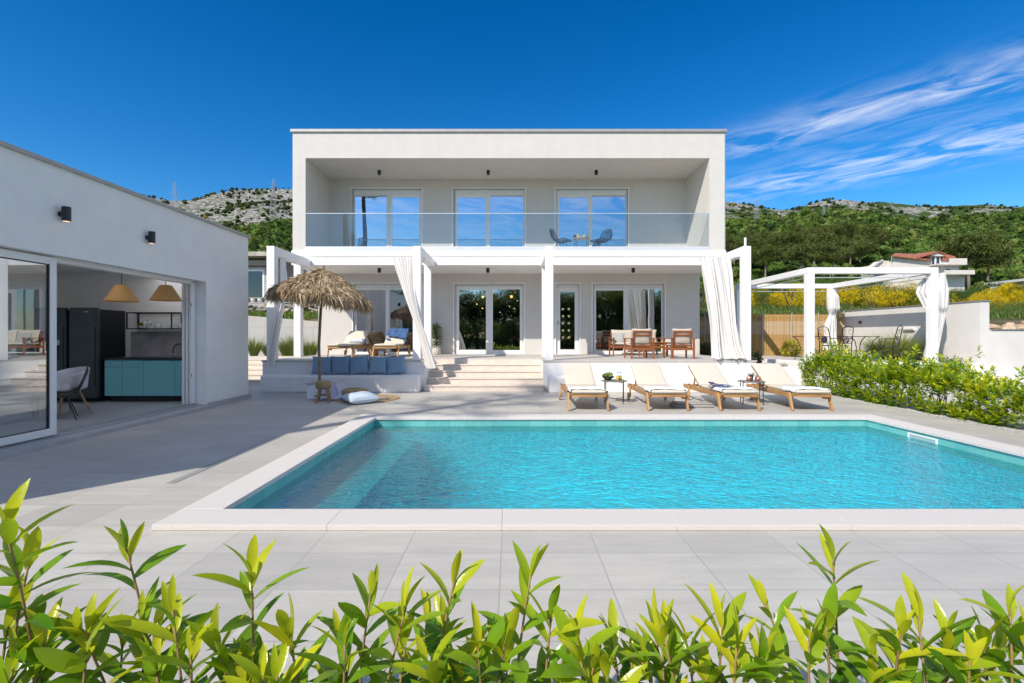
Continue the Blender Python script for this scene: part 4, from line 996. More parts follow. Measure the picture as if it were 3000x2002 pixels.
slatchair('sofa', 'wooden garden sofa with beige cushions in front of the right-hand window', 'sofa', 1.62, (4.02, 15.98, TZ), R(180), 2)
for x in (3.42,):
    o = blob('scatter_cushion', clothmat('grey_striped_cotton', (.40, .40, .38), .1), (3.42, 15.50, TZ+.55), .38, .38, .12, 'small grey cushion in the left corner of the wooden sofa', 'cushion'); o.rotation_euler = (R(70), 0, R(-25))
o = thing('coffee_table', 'low reddish wooden coffee table between sofa and armchairs', 'table', (4.32, 14.50, TZ))
m_ = MB()
for k in range(6): m_.box(-.46, -.29+.098*k, .415, .46, -.29+.098*k+.09, .437)
m_.build('table_top', ACAC, o)
for sx in (-1, 1):
    for sy in (-1, 1): MB().box(sx*.42-.025, sy*.25-.025, 0, sx*.42+.025, sy*.25+.025, .414).build('leg', ACACZ, o)
m_ = MB(); m_.box(-.42, -.262, .36, .42, -.24, .413); m_.box(-.42, .24, .36, .42, .262, .413); m_.build('apron', ACAC, o)
# low grey shoes/slippers by the window sill
def slip(label, x):
    o = MB().grid(lambda u, v: (x+.10*math.cos(6.283*u)*(.3+.7*math.sin(math.pi*v)**.5), 15.9+.06*math.sin(6.283*u)*math.sin(math.pi*v)**.5, TZ+.002+.10*v*(1-.3*v)), 16, 8)
    return tag(o.build('grey_basket', clothmat('grey_felt'+str(x), (.36, .36, .37), 0), loc=(x, 15.9, TZ), smooth=True), label, 'basket')
slip('small grey felt basket on the floor below the wooden sofa', 3.95)
# potted plant
o = thing('potted_yucca', 'leafy green plant in a white woven pot left of the sliding door', 'potted plant', (-2.52, 16.28, TZ))
MB().lathe([(.10, 0), (.135, .03), (.15, .16), (.13, .28), (.12, .285), (.11, .25), (.001, .25)], n=22).build('pot', weave('white_woven_pot', (.45, .40, .34), (.80, .77, .70), 40), o, smooth=True)
MB().tube([(0, 0, .2), (.01, 0, .6), (-.01, .0, .95)], .018, 8).build('stem', RAWOOD, o)
bv, bf = leafbase(4, .085, .03, .5); n = 330; hz_ = .34+.78*RS.rand(n); an = RS.rand(n)*6.28; el = .25+.75*RS.rand(n)*(hz_/1.1)
d = np.stack([np.cos(an)*np.cos(el), np.sin(an)*np.cos(el), np.sin(el)], 1)
V, Fq, T = inst(bv, bf, frames(d, np.tile([0, 0, 1.0], (n, 1))), np.stack([0*an, 0*an, hz_*.86], 1)+d*.02, .17+.08*RS.rand(n), RS.rand(n))
npmesh('leaves', V, Fq, foliage('yucca_leaves', (.035, .07, .02), (.09, .16, .035), (.20, .27, .07)), o, T)
# basket between terrace loungers
bk = MB().lathe([(.11, 0), (.125, .02), (.135, .16), (.13, .235), (.122, .235), (.125, .16), (.11, .03), (.001, .03)], n=24, cap=False).build('basket', RATT, smooth=True); bk.location = (-4.32, 15.25, TZ)
tag(bk, 'round woven wicker basket on the terrace floor between two loungers', 'basket')
o = MB().box(-.045, -.004, 0, .045, .0, .09).box(-.03, -.008, .015, .03, -.005, .075).build('power_socket', WHITEP); o.location = (X(988), BY-.001, TZ+.30)
tag(o, 'white outdoor power socket low on the villa wall by the left lounger', 'socket')
o = MB().box(-.09, -.006, 0, .09, .0, .14).box(-.07, -.012, .02, .07, -.007, .12).build('power_socket', WHITEP); o.location = (X(1066, 11.97), 11.979, .10)
tag(o, 'white socket plate on the bench front above the straw rug', 'socket')
# ---------------------------------------------------------------- balcony set
def wirechair(label, x, y, z, rz, grp, cat='chair'):
    o = thing('wicker_chair', label, cat, (x, y, z), rz, group=grp)
    prof = [(-.28, .36, .20), (-.20, .385, .26), (-.08, .37, .285), (.04, .355, .29), (.13, .37, .29), (.20, .43, .285), (.245, .52, .27), (.28, .62, .24), (.31, .71, .19), (.325, .77, .10)]
    m_ = MB(); pp = []
    for i in range(len(prof)-1):
        for k in range(4 if i else 3):
            f = k/4; a, b = prof[i], prof[i+1]; pp.append(tuple(a[j]*(1-f)+b[j]*f for j in range(3)))
    pp.append(prof[-1])
    for (py, pz, w_) in pp[::1]:
        m_.tube([(-w_, py, pz+.05), (-w_*.6, py+.005, pz+.01), (0, py+.01, pz), (w_*.6, py+.005, pz+.01), (w_, py, pz+.05)], .006, 5)
    m_.build('woven_shell', BLACK, o)
    m_ = MB(); L_ = [(-w_, py, pz+.05) for py, pz, w_ in prof]; R__ = [(w_, py, pz+.05) for py, pz, w_ in prof][::-1]
    m_.tube(L_+R__, .013, 6, closed=True)
    for s in (-.45, 0, .45): m_.tube([(w_*s*2*.5, py+.005, pz+.008) for py, pz, w_ in prof], .009, 5)
    m_.build('rim', BLACK, o)
    for sx, sy in ((-1, -1), (1, -1), (1, 1), (-1, 1)): MB().tube([(sx*.13, sy*.10-.02, .37), (sx*.24, sy*.22-.02, 0)], .008, 6).build('leg', BLACK, o)
    return o
wirechair('black woven wire chair left of the round table on the upper balcony', 1.60, 15.6, BZ, R(62), 'black woven chairs on the balcony')
wirechair('black woven wire chair right of the round table on the upper balcony', 2.87, 15.6, BZ, R(-55), 'black woven chairs on the balcony')
o = thing('balcony_table', 'small round low table with four black legs on the upper balcony', 'table', (2.25, 15.5, BZ))
MB().lathe([(.001, .455), (.26, .455), (.265, .462), (.265, .475), (.26, .48), (.001, .48)], n=32, cap=False).build('table_top', mat('pale_table_top', (.5, .44, .36), .4), o)
for k in range(4): a = k*math.pi/2+.5; MB().tube([(.262*math.cos(a), .262*math.sin(a), 0), (.262*math.cos(a), .262*math.sin(a), .50)], .009, 6).build('leg', BLACK, o)
for x, l in ((2.13, 'left'), (2.33, 'right')):
    o = thing('drink_glass', f'glass of yellow juice with straw, {l} one on the balcony table', 'glass', (x, 15.45, BZ+.48), group='glasses of juice on the balcony')
    MB().lathe([(.036, .004), (.042, .01), (.044, .11), (.001, .111)], n=16).build('juice', mat('orange_juice', (.85, .55, .03), .3), o)
    MB().lathe([(.04, 0), (.048, .01), (.05, .14)], n=16, cap=False).build('glass', GLASS_J, o)
    MB().tube([(-.01, 0, .02), (-.03, 0, .22)], .004, 5).build('straw', BLACK, o)
o = MB().lathe([(.001, 0), (.03, 0), (.055, .035), (.04, .08), (.001, .09)], n=14).build('dark_pot', BLACKP, smooth=True); o.location = (2.02, 15.42, BZ+.48); tag(o, 'small dark round jar on the balcony table left of the juice', 'jar')
# ---------------------------------------------------------------- curtains
def curtain(label, rows, k=9, amp=.03, n=110, m_=WCURT, hem=0.0, seed=0, name='curtain'):
    rows = sorted(rows, key=lambda r: -r[0]); zs = [r[0] for r in rows]
    def fn(u, v):
        z = zs[0]+(zs[-1]-zs[0])*v
        f = np.interp(-z, [-q for q in zs], range(len(zs))); i = int(min(f, len(zs)-2)); fr = f-i; fr2 = fr
        a, b = rows[i], rows[i+1]; x0, y0, x1, y1, am = [a[j]*(1-fr2)+b[j]*fr2 for j in range(1, 6)]
        uu = u+.012*math.sin(u*13+seed+v*3); ph = 2*math.pi*k*(uu+.05*math.sin(uu*8+seed*2+v*1.5))+.7*math.sin(v*3+seed)
        w_ = math.hypot(x1-x0, y1-y0)+1e-6; nx_, ny_ = -(y1-y0)/w_, (x1-x0)/w_
        off = amp*am*(math.sin(ph)+.35*math.sin(ph*2.3+v*4+seed)+.3*math.sin(ph*.41+v*2.2)); 
        sc = .35*amp*am*math.cos(ph)
        zz = z + (hem*math.sin(u*21+seed)*max(0, v-.93)*8)
        return (x0+(x1-x0)*u+nx_*off+(x1-x0)/w_*sc, y0+(y1-y0)*u+ny_*off+(y1-y0)/w_*sc, zz)
    g = MB().grid(fn, n, 60); loc = ((rows[0][1]+rows[0][3])/2, (rows[0][2]+rows[0][4])/2, zs[0])
    o = g.build(name, m_, loc=loc, smooth=True, fix=False)
    return tag(o, label, 'curtain')
Yc = 12.44
def XC(px): return (px-CX)*Yc/F
def ZC(py): return EYE+(HY-py)*Yc/F
curtain('white curtain blown sideways across the second pergola post above the cushions', [
    (ZC(752), XC(1146), Yc+.1, XC(1213), Yc+.1, .7), (ZC(800), XC(1163), Yc+.02, XC(1213), Yc+.0, .9), (ZC(870), XC(1188), Yc-.08, XC(1219), Yc-.10, .8), (ZC(925), XC(1208), Yc-.12, XC(1232), Yc-.16, .7),
    (ZC(985), XC(1228), Yc-.15, XC(1252), Yc-.2, .8), (ZC(1035), XC(1241), Yc-.16, XC(1268), Yc-.22, 1.0), (ZC(1078), XC(1252), Yc-.18, XC(1282), Yc-.24, 1.2)], k=8, amp=.035, hem=.02, seed=1)
curtain('wide white curtain falling to the floor beside the rightmost villa pergola post', [
    (ZC(752), XC(2049), Yc+.06, XC(2140), Yc+.06, .7), (ZC(800), XC(2055), Yc, XC(2146), Yc+.06, 1), (ZC(880), XC(2068), Yc-.04, XC(2149), Yc+.05, 1.2), (ZC(950), XC(2078), Yc-.05, XC(2153), Yc+.02, 1.2),
    (ZC(1010), XC(2082), Yc-.05, XC(2162), Yc-.02, 1.3), (ZC(1050), XC(2084), Yc-.06, XC(2176), Yc-.06, 1.6)], k=6, amp=.07, hem=.03, seed=2)
curtain('loose flap of white curtain hanging free beside the wide right-hand curtain', [
    (ZC(762), XC(2134), Yc+.16, XC(2152), Yc+.16, .4), (ZC(850), XC(2138), Yc+.18, XC(2153), Yc+.2, .6), (ZC(950), XC(2143), Yc+.22, XC(2156), Yc+.25, .8), (ZC(1045), XC(2150), Yc+.22, XC(2170), Yc+.2, 1)], k=3, amp=.03, n=40, seed=6)
curtain('narrow white curtain twisting down the leftmost pergola post behind the thatch', [
    (ZC(752), -6.06, 12.72, -6.0, 12.9, .5), (ZC(820), XC(812), 12.6, XC(828), 12.7, .7), (ZC(900), XC(805), 12.45, XC(826), 12.55, .8), (ZC(960), XC(800), 12.36, XC(822), 12.42, .9),
    (ZC(1020), XC(793), 12.30, XC(817), 12.33, 1), (ZC(1070), XC(790), 12.26, XC(812), 12.28, 1)], k=3, amp=.04, n=50, hem=.01, seed=3)
# ---------------------------------------------------------------- kitchen contents
FRM = mat('graphite_appliance', (.07, .09, .105), .35, .08, 3, metal=.4)
FRS = mat('black_appliance_side', (.012, .013, .016), .4, .1)
def fridge(label, x0, x1, disp):
    y0, y1 = 9.72, 10.42; o = thing('fridge', label, 'fridge', ((x0+x1)/2, y0, FLK), group='tall dark fridges in the kitchen')
    MB().box(x0, y0+.062, FLK+.03, x1, y1, 1.94).build('body', FRS, o, world=True, bevel=.004)
    MB().box(x0, y0, FLK+.09, x1, y0+.058, 1.97).build('door', FRM, o, world=True, bevel=.006)
    MB().box(x1-.05, y0+.015, FLK+.3, x1-.035, y0-.01, 1.6).build('handle', BLACK, o, world=True)
    MB().box(x0+.3, y0-.003, 1.88, x0+.39, y0-.001, 1.895).build('badge', mat('steel_badge', (.7, .7, .7), .3, metal=.8), o, world=True)
    if disp:
        MB().box(x1-.36, y0-.004, 1.22, x1-.12, y0-.001, 1.32).build('display', mat('dispenser_panel', (.5, .55, .58), .3), o, world=True)
        MB().box(x1-.36, y0-.003, .93, x1-.12, y0-.001, 1.215).build('dispenser', BLACKP, o, world=True)
fridge('tall graphite fridge next to the turquoise cupboards', -8.87, -8.30, False)
fridge('tall graphite fridge with water dispenser, half hidden by the glass door frame', -9.55, -8.94, True)
TURQ = mat('matt_turquoise_front', (.20, .56, .62), .55, .02)
kc = thing('kitchen_counter', 'matt turquoise kitchen units under a thin black worktop', 'kitchen units', (-7.25, 9.8, FLK))
MB().box(-8.19, 9.825, FLK+.115, -6.32, 10.46, .92).build('carcass', TURQ, kc, world=True)
XK = lambda px: (px-CX)*9.8/F
cuts = [306, 358.5, 420, 512, 562, 585]
for i, (a, b) in enumerate(zip(cuts[:-1], cuts[1:])):
    xa, xb = XK(a)+.003, XK(b)-.003
    if i < 2:
        MB().box(xa, 9.80, .775, xb, 9.823, .905).build('drawer', TURQ, kc, world=True, bevel=.002, seg=1); MB().box(xa, 9.80, FLK+.12, xb, 9.823, .765).build('cupboard_door', TURQ, kc, world=True, bevel=.002, seg=1)
    else: MB().box(xa, 9.80, FLK+.12, xb, 9.823, .905).build('cupboard_door', TURQ, kc, world=True, bevel=.002, seg=1)
MB().box(-8.15, 9.87, FLK+.001, -6.32, 10.4, FLK+.11).build('plinth', BLACK, kc, world=True)
MB().box(-8.22, 9.77, .925, -6.31, 10.46, .962).build('worktop', mat('black_worktop', (.02, .02, .025), .3), kc, world=True, bevel=.003)
MB().box(-7.30, 9.9, .963, -6.80, 10.15, .968).build('sink', mat('steel_sink', (.55, .57, .6), .25, metal=.9), kc, world=True)
MB().box(-8.20, 10.44, .963, -6.31, 10.466, 1.49).build('splashback', mat('concrete_look_panel', (.46, .44, .45), .7, .2, 3.5), kc, world=True)
fa = thing('tap', 'black arched kitchen tap with chrome lever above the sink', 'tap', (-6.88, 10.22, .965))
pts = [(0, 0, 0), (0, 0, .13)]+[(-.125+.125*math.cos(a), 0, .13+.14*math.sin(a)) for a in np.linspace(.1, math.pi+.1, 12)]+[(-.255, 0, .08)]
MB().tube(pts, .012, 8).build('spout', BLACK, fa, smooth=True); MB().tube([(-.255, 0, .08), (-.255, 0, .04)], .014, 8).build('nozzle', ALU, fa); MB().tube([(0, 0, .0), (0, 0, .1)], .02, 10).tube([(0, 0, .06), (-.06, -.05, .07)], .008, 6).build('lever', ALU, fa)
o = thing('soap_dispenser', 'black pump soap bottle at the right end of the worktop', 'bottle', (-6.72, 10.12, .963)); MB().lathe([(.03, 0), (.032, .01), (.032, .12), (.012, .14), (.01, .16)], n=14).build('bottle', BLACKP, o); MB().box(-.045, -.006, .16, .01, .006, .172).build('pump', BLACKP, o)
# shelf
XS = lambda px: (px-CX)*10.12/F
ZS = lambda py: EYE+(HY-py)*10.12/F
sh = thing('wall_shelf', 'black metal frame wall shelf holding glasses above the splashback', 'shelf', (-7.4, 10.46, 1.5))
m_ = MB(); x0, x1, z0, z1 = XS(369), -6.32, ZS(965), ZS(915); T_ = .022
for y in (10.13, 10.44):
    m_.box(x0, y-T_/2, z0, x0+T_, y+T_/2, z1); m_.box(x1-T_, y-T_/2, z0, x1, y+T_/2, z1)
    m_.box(x0+T_, y-T_/2, z1-T_, x1-T_, y+T_/2, z1); m_.box(x0+T_, y-T_/2, z0, x1-T_, y+T_/2, z0+T_)
    m_.box(XS(500), y-T_/2, z0+T_, XS(500)+T_, y+T_/2, z1-T_)
for xx in (x0, x1-T_, XS(500)): m_.box(xx, 10.142, z1-T_, xx+T_, 10.428, z1); m_.box(xx, 10.142, z0, xx+T_, 10.428, z0+T_)
m_.build('frame', BLACK, sh, world=True)
MB().box(x0+T_, 10.142, z0+.004, x1-T_, 10.428, z0+T_-.002).build('board', BLACK, sh, world=True)
gz = z0+T_
for i, px in enumerate((411, 421, 433, 442, 452, 462, 472, 482, 492, 508, 516)):
    h = (.17, .16, .12, .10, .09, .10, .09, .08, .10, .09, .09)[i]
    o = MB().lathe([(.02, 0), (.028, .004), (.03, h), (.028, h), (.026, .01), (.001, .008)], n=14, cap=False).build('drinking_glass', GLASS_J, smooth=True); o.location = (XS(px), 10.25+.05*(i % 2), gz)
    tag(o, 'tall clear drinking glass near the white plant pot on the kitchen shelf' if i < 3 else 'short clear drinking glass in the row on the kitchen shelf', 'glass', 'clear glasses on the kitchen shelf')
o = thing('plant_pot', 'white pot with a small green plant at the shelf\'s left end', 'potted plant', (XS(400), 10.25, gz)); MB().lathe([(.035, 0), (.045, .06), (.001, .058)], n=16).build('pot', WHITEP, o, smooth=True); tuft('leaves', GRASSM, 120, .06, 1.2, o, W=.008, z0=.055, base=.03)
o = thing('plant_pot', 'beige pot with trailing plant, leftmost on the kitchen shelf', 'potted plant', (XS(385), 10.35, gz)); MB().lathe([(.035, 0), (.045, .09), (.001, .088)], n=16).build('pot', mat('beige_pot', (.45, .38, .3), .7), o, smooth=True); tuft('leaves', GRASSM, 100, .08, 1.3, o, W=.008, z0=.085, base=.03)
o = MB().lathe([(.03, 0), (.08, .04), (.095, .085), (.09, .085), (.07, .04), (.001, .02)], n=24, cap=False).build('wooden_bowl', RATT, smooth=True); o.location = (XS(541), 10.27, gz); tag(o, 'light wooden bowl at the right end of the kitchen shelf', 'bowl')
# pendants
PEND = None
def pendmat():
    m, t, out = newmat('layered_bamboo_shade'); g = t.n('ShaderNodeTexCoord').outputs['Object']
    w1 = t.n('ShaderNodeTexWave', {'Vector': g, 'Scale': 22.0, 'Distortion': 1.0}, bands_direction='Z').outputs['Fac']
    c = t.mix(w1, (.42, .21, .06), (.82, .52, .19)); b = t.n('ShaderNodeBump', {'Height': w1, 'Strength': .7, 'Distance': .004})
    p = t.n('ShaderNodeBsdfPrincipled', {'Base Color': c, 'Roughness': .6, 'Normal': b.outputs[0]}); tr = t.n('ShaderNodeBsdfTranslucent', {'Color': c})
    mx = t.n('ShaderNodeMixShader', {0: .3, 1: p.outputs[0], 2: tr.outputs[0]}); t.t.links.new(mx.outputs[0], out.inputs[0]); return m
PM = pendmat()
for label, px, pb, d in (('conical bamboo pendant lamp, left of two in the kitchen', 356.5, 884, 8.55), ('conical bamboo pendant lamp, right of two in the kitchen', 486, 881.5, 9.04)):
    x = (px-CX)*d/F; z = EYE+(HY-pb)*d/F; o = thing('pendant_lamp', label, 'pendant lamp', (x, d, 2.75), group='bamboo pendant lamps'); zz = z-2.75
    MB().lathe([(.255, zz), (.252, zz+.012), (.095, zz+.285), (.001, zz+.30), (.001, zz+.295), (.09, zz+.28), (.245, zz+.01)], n=36, cap=False).build('shade', PM, o, smooth=False)
    MB().tube([(0, 0, zz+.3), (0, 0, 0)], .006, 6).build('cord', BLACK, o)
    MB().lathe([(.001, zz+.10), (.03, zz+.11), (.04, zz+.14), (.02, zz+.2), (.001, zz+.21)], n=12).build('bulb', emis('dim_bulb'+label[29:30], (1, .7, .35), 1.5), o, smooth=True)
# table and chairs
o = thing('dining_table', 'white-topped dining table with dark metal frame behind the glass door', 'table', (-7.95, 7.4, FLK))
MB().box(-.95, -.40, .70, .55, .42, .735).build('table_top', WHITEP, o, bevel=.006)
for x in (-.85, .35):
    m_ = MB(); m_.box(x-.03, -.36, 0, x+.03, -.31, .699); m_.box(x-.03, .32, 0, x+.03, .37, .699); m_.box(x-.03, -.31, 0, x+.03, .32, .04); m_.box(x-.03, -.31, .66, x+.03, .32, .698); m_.build('leg_frame', mat('dark_leg', (.05, .055, .06), .5), o)
def tub(label, x, y, rz):
    o = thing('tub_chair', label, 'chair', (x, y, FLK), rz)
    def fn(u, v):
        a = -R(115)+R(230)*u; top = .80-.14*abs(math.sin(a/2))**2*1.2; r = .24+.05*v
        if v < .35: r = .02+(.24-.02)*(v/.35); z = .44+.01*v
        else: z = .445+(top-.445)*((v-.35)/.65)**.9
        return (r*math.sin(a), r*math.cos(a)*.95+.02, z)
    b = MB().grid(fn, 28, 16).build('shell', mat('grey_white_shell', (.55, .57, .62), .4), o, smooth=True, fix=False); b.modifiers.new('s', 'SOLIDIFY').thickness = .018
    MB().lathe([(.001, .40), (.20, .41), (.24, .44), (.001, .45)], n=24).build('seat', mat('grey_white_seat', (.55, .57, .62), .4), o, smooth=True)
    for sx, sy in ((1, 1), (1, -1), (-1, 1), (-1, -1)): MB().tube([(sx*.12, sy*.12, .41), (sx*.25, sy*.24, 0)], [.022, .012], 10).build('leg', RAWOOD, o)
tub('pale tub chair with wooden legs at the dining table', -7.50, 8.15, R(-15))
wirechair('black woven wire chair at the dining table inside the glass doors', -7.18, 7.72, FLK, R(-50), None)
curtain('white sheer curtain just inside the sliding glass door', [(2.38, -6.55, 4.4, -6.55, 5.5, 1), (.12, -6.6, 4.4, -6.55, 5.6, 1.1)], k=10, amp=.04)
# ---------------------------------------------------------------- side steps, retaining wall, unfinished house
o = thing('side_steps', 'pale stone garden steps between pool house and villa', 'steps', (-8.4, 13.9, 0))
for k in range(5):
    y = 13.9+.37*k; z = .134*(k+1); m_ = MB(); m_.box(-11.5, y+.02, -.02, -6.95, 17.6, z-.03) if k == 0 else m_.box(-11.5, y+.02, z-.134, -6.95, 17.6, z-.03); m_.box(-11.5, y, z-.03, -6.93, y+.40 if k < 4 else 17.6, z); m_.build('step', STONE, o, world=True, bevel=.004, seg=1)
def concwall():
    m, t, out = newmat('board_marked_concrete'); g = t.n('ShaderNodeTexCoord').outputs['Object']
    n = t.noise(g, 1.5, 8, .65); br = t.n('ShaderNodeTexBrick', {'Vector': t.mapping(g, rot=(R(90), 0, 0)), 'Color1': (.50, .49, .46, 1), 'Color2': (.45, .44, .42, 1), 'Mortar': (.33, .32, .30, 1), 'Scale': 1.0, 'Mortar Size': .006, 'Brick Width': 1.25, 'Row Height': .62}, offset=0.0)
    c = t.mix(t.n('ShaderNodeMapRange', {0: n, 1: .4, 2: .75, 4: .6}, clamp=True).outputs[0], br.outputs[0], (.32, .31, .29))
    b = t.n('ShaderNodeBump', {'Height': t.noise(g, 30, 4), 'Strength': .5, 'Distance': .01}); p = t.n('ShaderNodeBsdfPrincipled', {'Base Color': c, 'Roughness': .9, 'Normal': b.outputs[0]}); t.t.links.new(p.outputs[0], out.inputs[0]); return m
CW_ = concwall()
m_ = MB(); m_.prism([(-14, .4), (-6.95, .4), (-6.95, 1.92), (-10.6, 2.22), (-14, 2.35)], 19.0, 19.35, 'y')
tag(m_.build('concrete_wall', CW_, loc=(-9, 19, .5)), 'grey board-marked concrete retaining wall behind the grass tufts', 'wall')
tag(MB().box(-14, 17.6, .3, -6.95, 19.0, .62).build('gravel_bed', mat('gravel_bed', (.5, .48, .44), .9, .3, 60, 1, 80)), kind='structure')
for i, (px, h, w_) in enumerate(((744, .72, 1.0), (785, .52, .8), (838, .62, 1), (858, .80, 1.1), (912, .6, 1), (900, .45, .7))):
    x = (px-CX)*18.2/F; o = thing('ornamental_grass', ('tall tuft of ornamental grass', 'small tuft of ornamental grass', 'round tuft of ornamental grass', 'tallest tuft of ornamental grass', 'dark tuft of ornamental grass', 'lowest tuft of ornamental grass')[i]+' against the concrete wall'+(' at the pool house corner', ' behind the leftmost post', ' just right of the leftmost post', ' left of the rear post', ' right of the rear post', ' beside the dark tuft')[i], 'grass tuft', (x, 18.2, .62), group='grass tufts at the concrete wall')
    tuft('blades', GRASSM, 420, h*1.25, .42, o, W=.008, base=.12*w_, bend=.35)
uh = thing('unfinished_house', 'unfinished grey concrete house with one white-framed window beyond the retaining wall', 'house', (-14, 26, 2))
UX = lambda px: (px-CX)*26/F
UZ = lambda py: EYE+(HY-py)*26/F
m_ = MB(); wx0, wx1, wz0, wz1 = UX(700), UX(775), UZ(880), UZ(790)
wallpanel(m_, -23, UX(815), UZ(905), UZ(762), [(wx0, wx1, wz0, wz1)], 26, 26.3); m_.box(UX(815)+.001, 27.2, 1.5, -9.0, 27.5, 6.1); m_.box(UX(815)-.3, 26.301, 1.5, UX(815), 27.2, 5.6)
m_.build('wall', CONC, uh, world=True)
m_ = MB(); m_.box(-23, 25.2, UZ(757), UX(815)+.5, 30, UZ(745)); m_.box(UX(815)+.501, 26.6, 6.101, -8.9, 30, 6.3); m_.build('roof_slab', mat('rough_slab', (.50, .45, .38), .95, .15, 3, 1, 20), uh, world=True)
m_ = MB(); m_.box(wx0, 25.98, wz0, wx0+.1, 26.1, wz1); m_.box(wx1-.1, 25.98, wz0, wx1, 26.1, wz1); m_.box(wx0+.1, 25.98, wz1-.1, wx1-.1, 26.1, wz1); m_.box(wx0+.1, 25.98, wz0, wx1-.1, 26.1, wz0+.1); w_ = m_.build('window', WHITEP, uh, world=True)
o = MB().box(wx0+.1, 26.04, wz0+.1, wx1-.1, 26.05, wz1-.1).build('pane', GLASS_DK, w_); o.data.transform(Matrix.Translation(-uh.location))
MB().box(wx0-.2, 26.31, wz0-.3, wx1+.3, 29, wz1+.3).build('room', DARKROOM, uh, world=True)
m_ = MB(); m_.tube([(UX(818), 25.9, UZ(850)), (UX(836), 25.9, UZ(845)), (UX(836), 25.9, UZ(805)), (UX(842), 25.9, UZ(788))], .05, 6); m_.tube([(-20, 25.95, UZ(778)), (UX(812), 25.95, UZ(781))], .03, 5); m_.build('red_pipe', mat('rusty_red_steel', (.30, .06, .035), .7, .2, 8), uh, world=True)
for k in range(9):
    xx = UX(725)+k*.36; o = thing('hollow_block', 'grey hollow concrete building block in the row under the unfinished house window', 'block', (xx, 24.6, UZ(893)), group='row of hollow concrete blocks'); m_ = MB(); h_ = .27
    m_.box(0, 0, 0, .34, .3, .03); m_.box(0, 0, h_-.03, .34, .3, h_); m_.box(0, 0, .03, .03, .3, h_-.03); m_.box(.31, 0, .03, .34, .3, h_-.03); m_.build('shell', CONC, o)
m_ = MB()
rnd = random.Random(3)
for k in range(150): m_.obox((rnd.uniform(-16, -9.2), rnd.uniform(24.3, 24.8), rnd.uniform(UZ(925), UZ(896))), (rnd.uniform(.15, .4), .4, rnd.uniform(.08, .2)), (rnd.uniform(-.2, .2), rnd.uniform(-.2, .2), rnd.uniform(-.5, .5)))
tag(m_.build('rubble_wall', mat('rubble_stone', (.40, .36, .30), .9, .3, 2, .6, 20), loc=(-12, 24.5, 2), bevel=.03, seg=1), 'rough dry-stone rubble wall under the row of hollow blocks', 'wall')
# ---------------------------------------------------------------- right hand patio
P2 = .66
tag(MB().box(8.43, 13.22, .0, 12.66, 18.38, P2).build('patio', TERRM), kind='structure')
pw = MB(); pw.add([(7.80, 15.1, -.05), (8.22, 13.05, -.05), (8.22, 13.05, P2+.03), (7.80, 15.1, P2+.03), (8.0, 15.1, -.05), (8.42, 13.25, -.05), (8.42, 13.25, P2+.03), (8.0, 15.1, P2+.03)], [(0, 1, 2, 3), (7, 6, 5, 4), (3, 2, 6, 7), (0, 4, 5, 1), (0, 3, 7, 4), (1, 5, 6, 2)])
pw.box(8.22, 13.05, -.05, 12.66, 13.21, P2+.03)
tag(pw.build('low_wall', PLASTER2, loc=(10, 13.1, 0), bevel=.006, seg=1), 'low white wall carrying the second pergola behind the hedge', 'wall')
pg2 = thing('pergola', 'separate open white pergola over the iron garden furniture on the right', 'pergola', (10, 15.6, P2))
PXa, PXb, PYa, PYb, PT = 8.20, 11.62, 13.40, 17.80, 3.30
for (x, y) in ((PXa, PYa), (PXb, PYa), (PXa, PYb-.2), (PXb, PYb-.2)): post(x, x+.195, y, y+.195, P2+.001 if y > 14 or True else 0, PT-.17, pg2)
m_ = MB(); m_.box(PXa, PYa, PT-.169, PXb+.195, PYa+.195, PT); m_.build('beam', WHITEP, pg2, world=True, bevel=.008)
m_ = MB(); m_.box(PXa, PYb-.2, PT-.169, PXb+.195, PYb-.005, PT); m_.build('beam', WHITEP, pg2, world=True, bevel=.008)
for x in (PXa, PXb): MB().box(x, PYa+.196, PT-.168, x+.195, PYb-.201, PT-.001).build('beam', WHITEP, pg2, world=True, bevel=.008)
m_ = MB(); zz = PT-.27
m_.tube([(PXa+.2, PYa+.1, zz), (PXb, PYa+.1, zz)], .012, 6); m_.tube([(PXa+.2, PYb-.1, zz), (PXb, PYb-.1, zz)], .012, 6); m_.tube([(PXa+.1, PYa+.2, zz), (PXa+.1, PYb-.2, zz)], .012, 6); m_.tube([(PXb+.1, PYa+.2, zz), (PXb+.1, PYb-.2, zz)], .012, 6)
for f in (.2, .5, .8):
    x = PXa+(PXb-PXa)*f; m_.tube([(x, PYa+.1, zz), (x, PYa+.1, PT-.17)], .008, 5); m_.tube([(x, PYb-.1, zz), (x, PYb-.1, PT-.17)], .008, 5)
    y = PYa+(PYb-PYa)*f; m_.tube([(PXa+.1, y, zz), (PXa+.1, y, PT-.17)], .008, 5); m_.tube([(PXb+.1, y, zz), (PXb+.1, y, PT-.17)], .008, 5)
m_.build('curtain_rail', PVC, pg2, world=True)
WC2 = clothmat('white_outdoor_curtain', (.88, .87, .86), .3, var=.02)
def pts_x(px, d): return (px-CX)*d/F
def pts_z(py, d): return EYE+(HY-py)*d/F
d = 17.5
curtain('white curtain tied in at the waist hanging at the rear post of the right pergola', [
    (pts_z(846, d), pts_x(2425, d), d, pts_x(2440, d), d, .6), (pts_z(870, d), pts_x(2424, d), d-.1, pts_x(2452, d), d, 1.2), (pts_z(905, d), pts_x(2425, d), d-.1, pts_x(2456, d), d, 1.2), (pts_z(922, d), pts_x(2430, d), d, pts_x(2446, d), d, .5),
    (pts_z(950, d), pts_x(2417, d), d-.05, pts_x(2444, d), d, 1), (pts_z(1025, d), pts_x(2411, d), d-.08, pts_x(2447, d), d, 1.2)], k=6, amp=.07, n=70, m_=WC2, seed=4)
d = 13.75
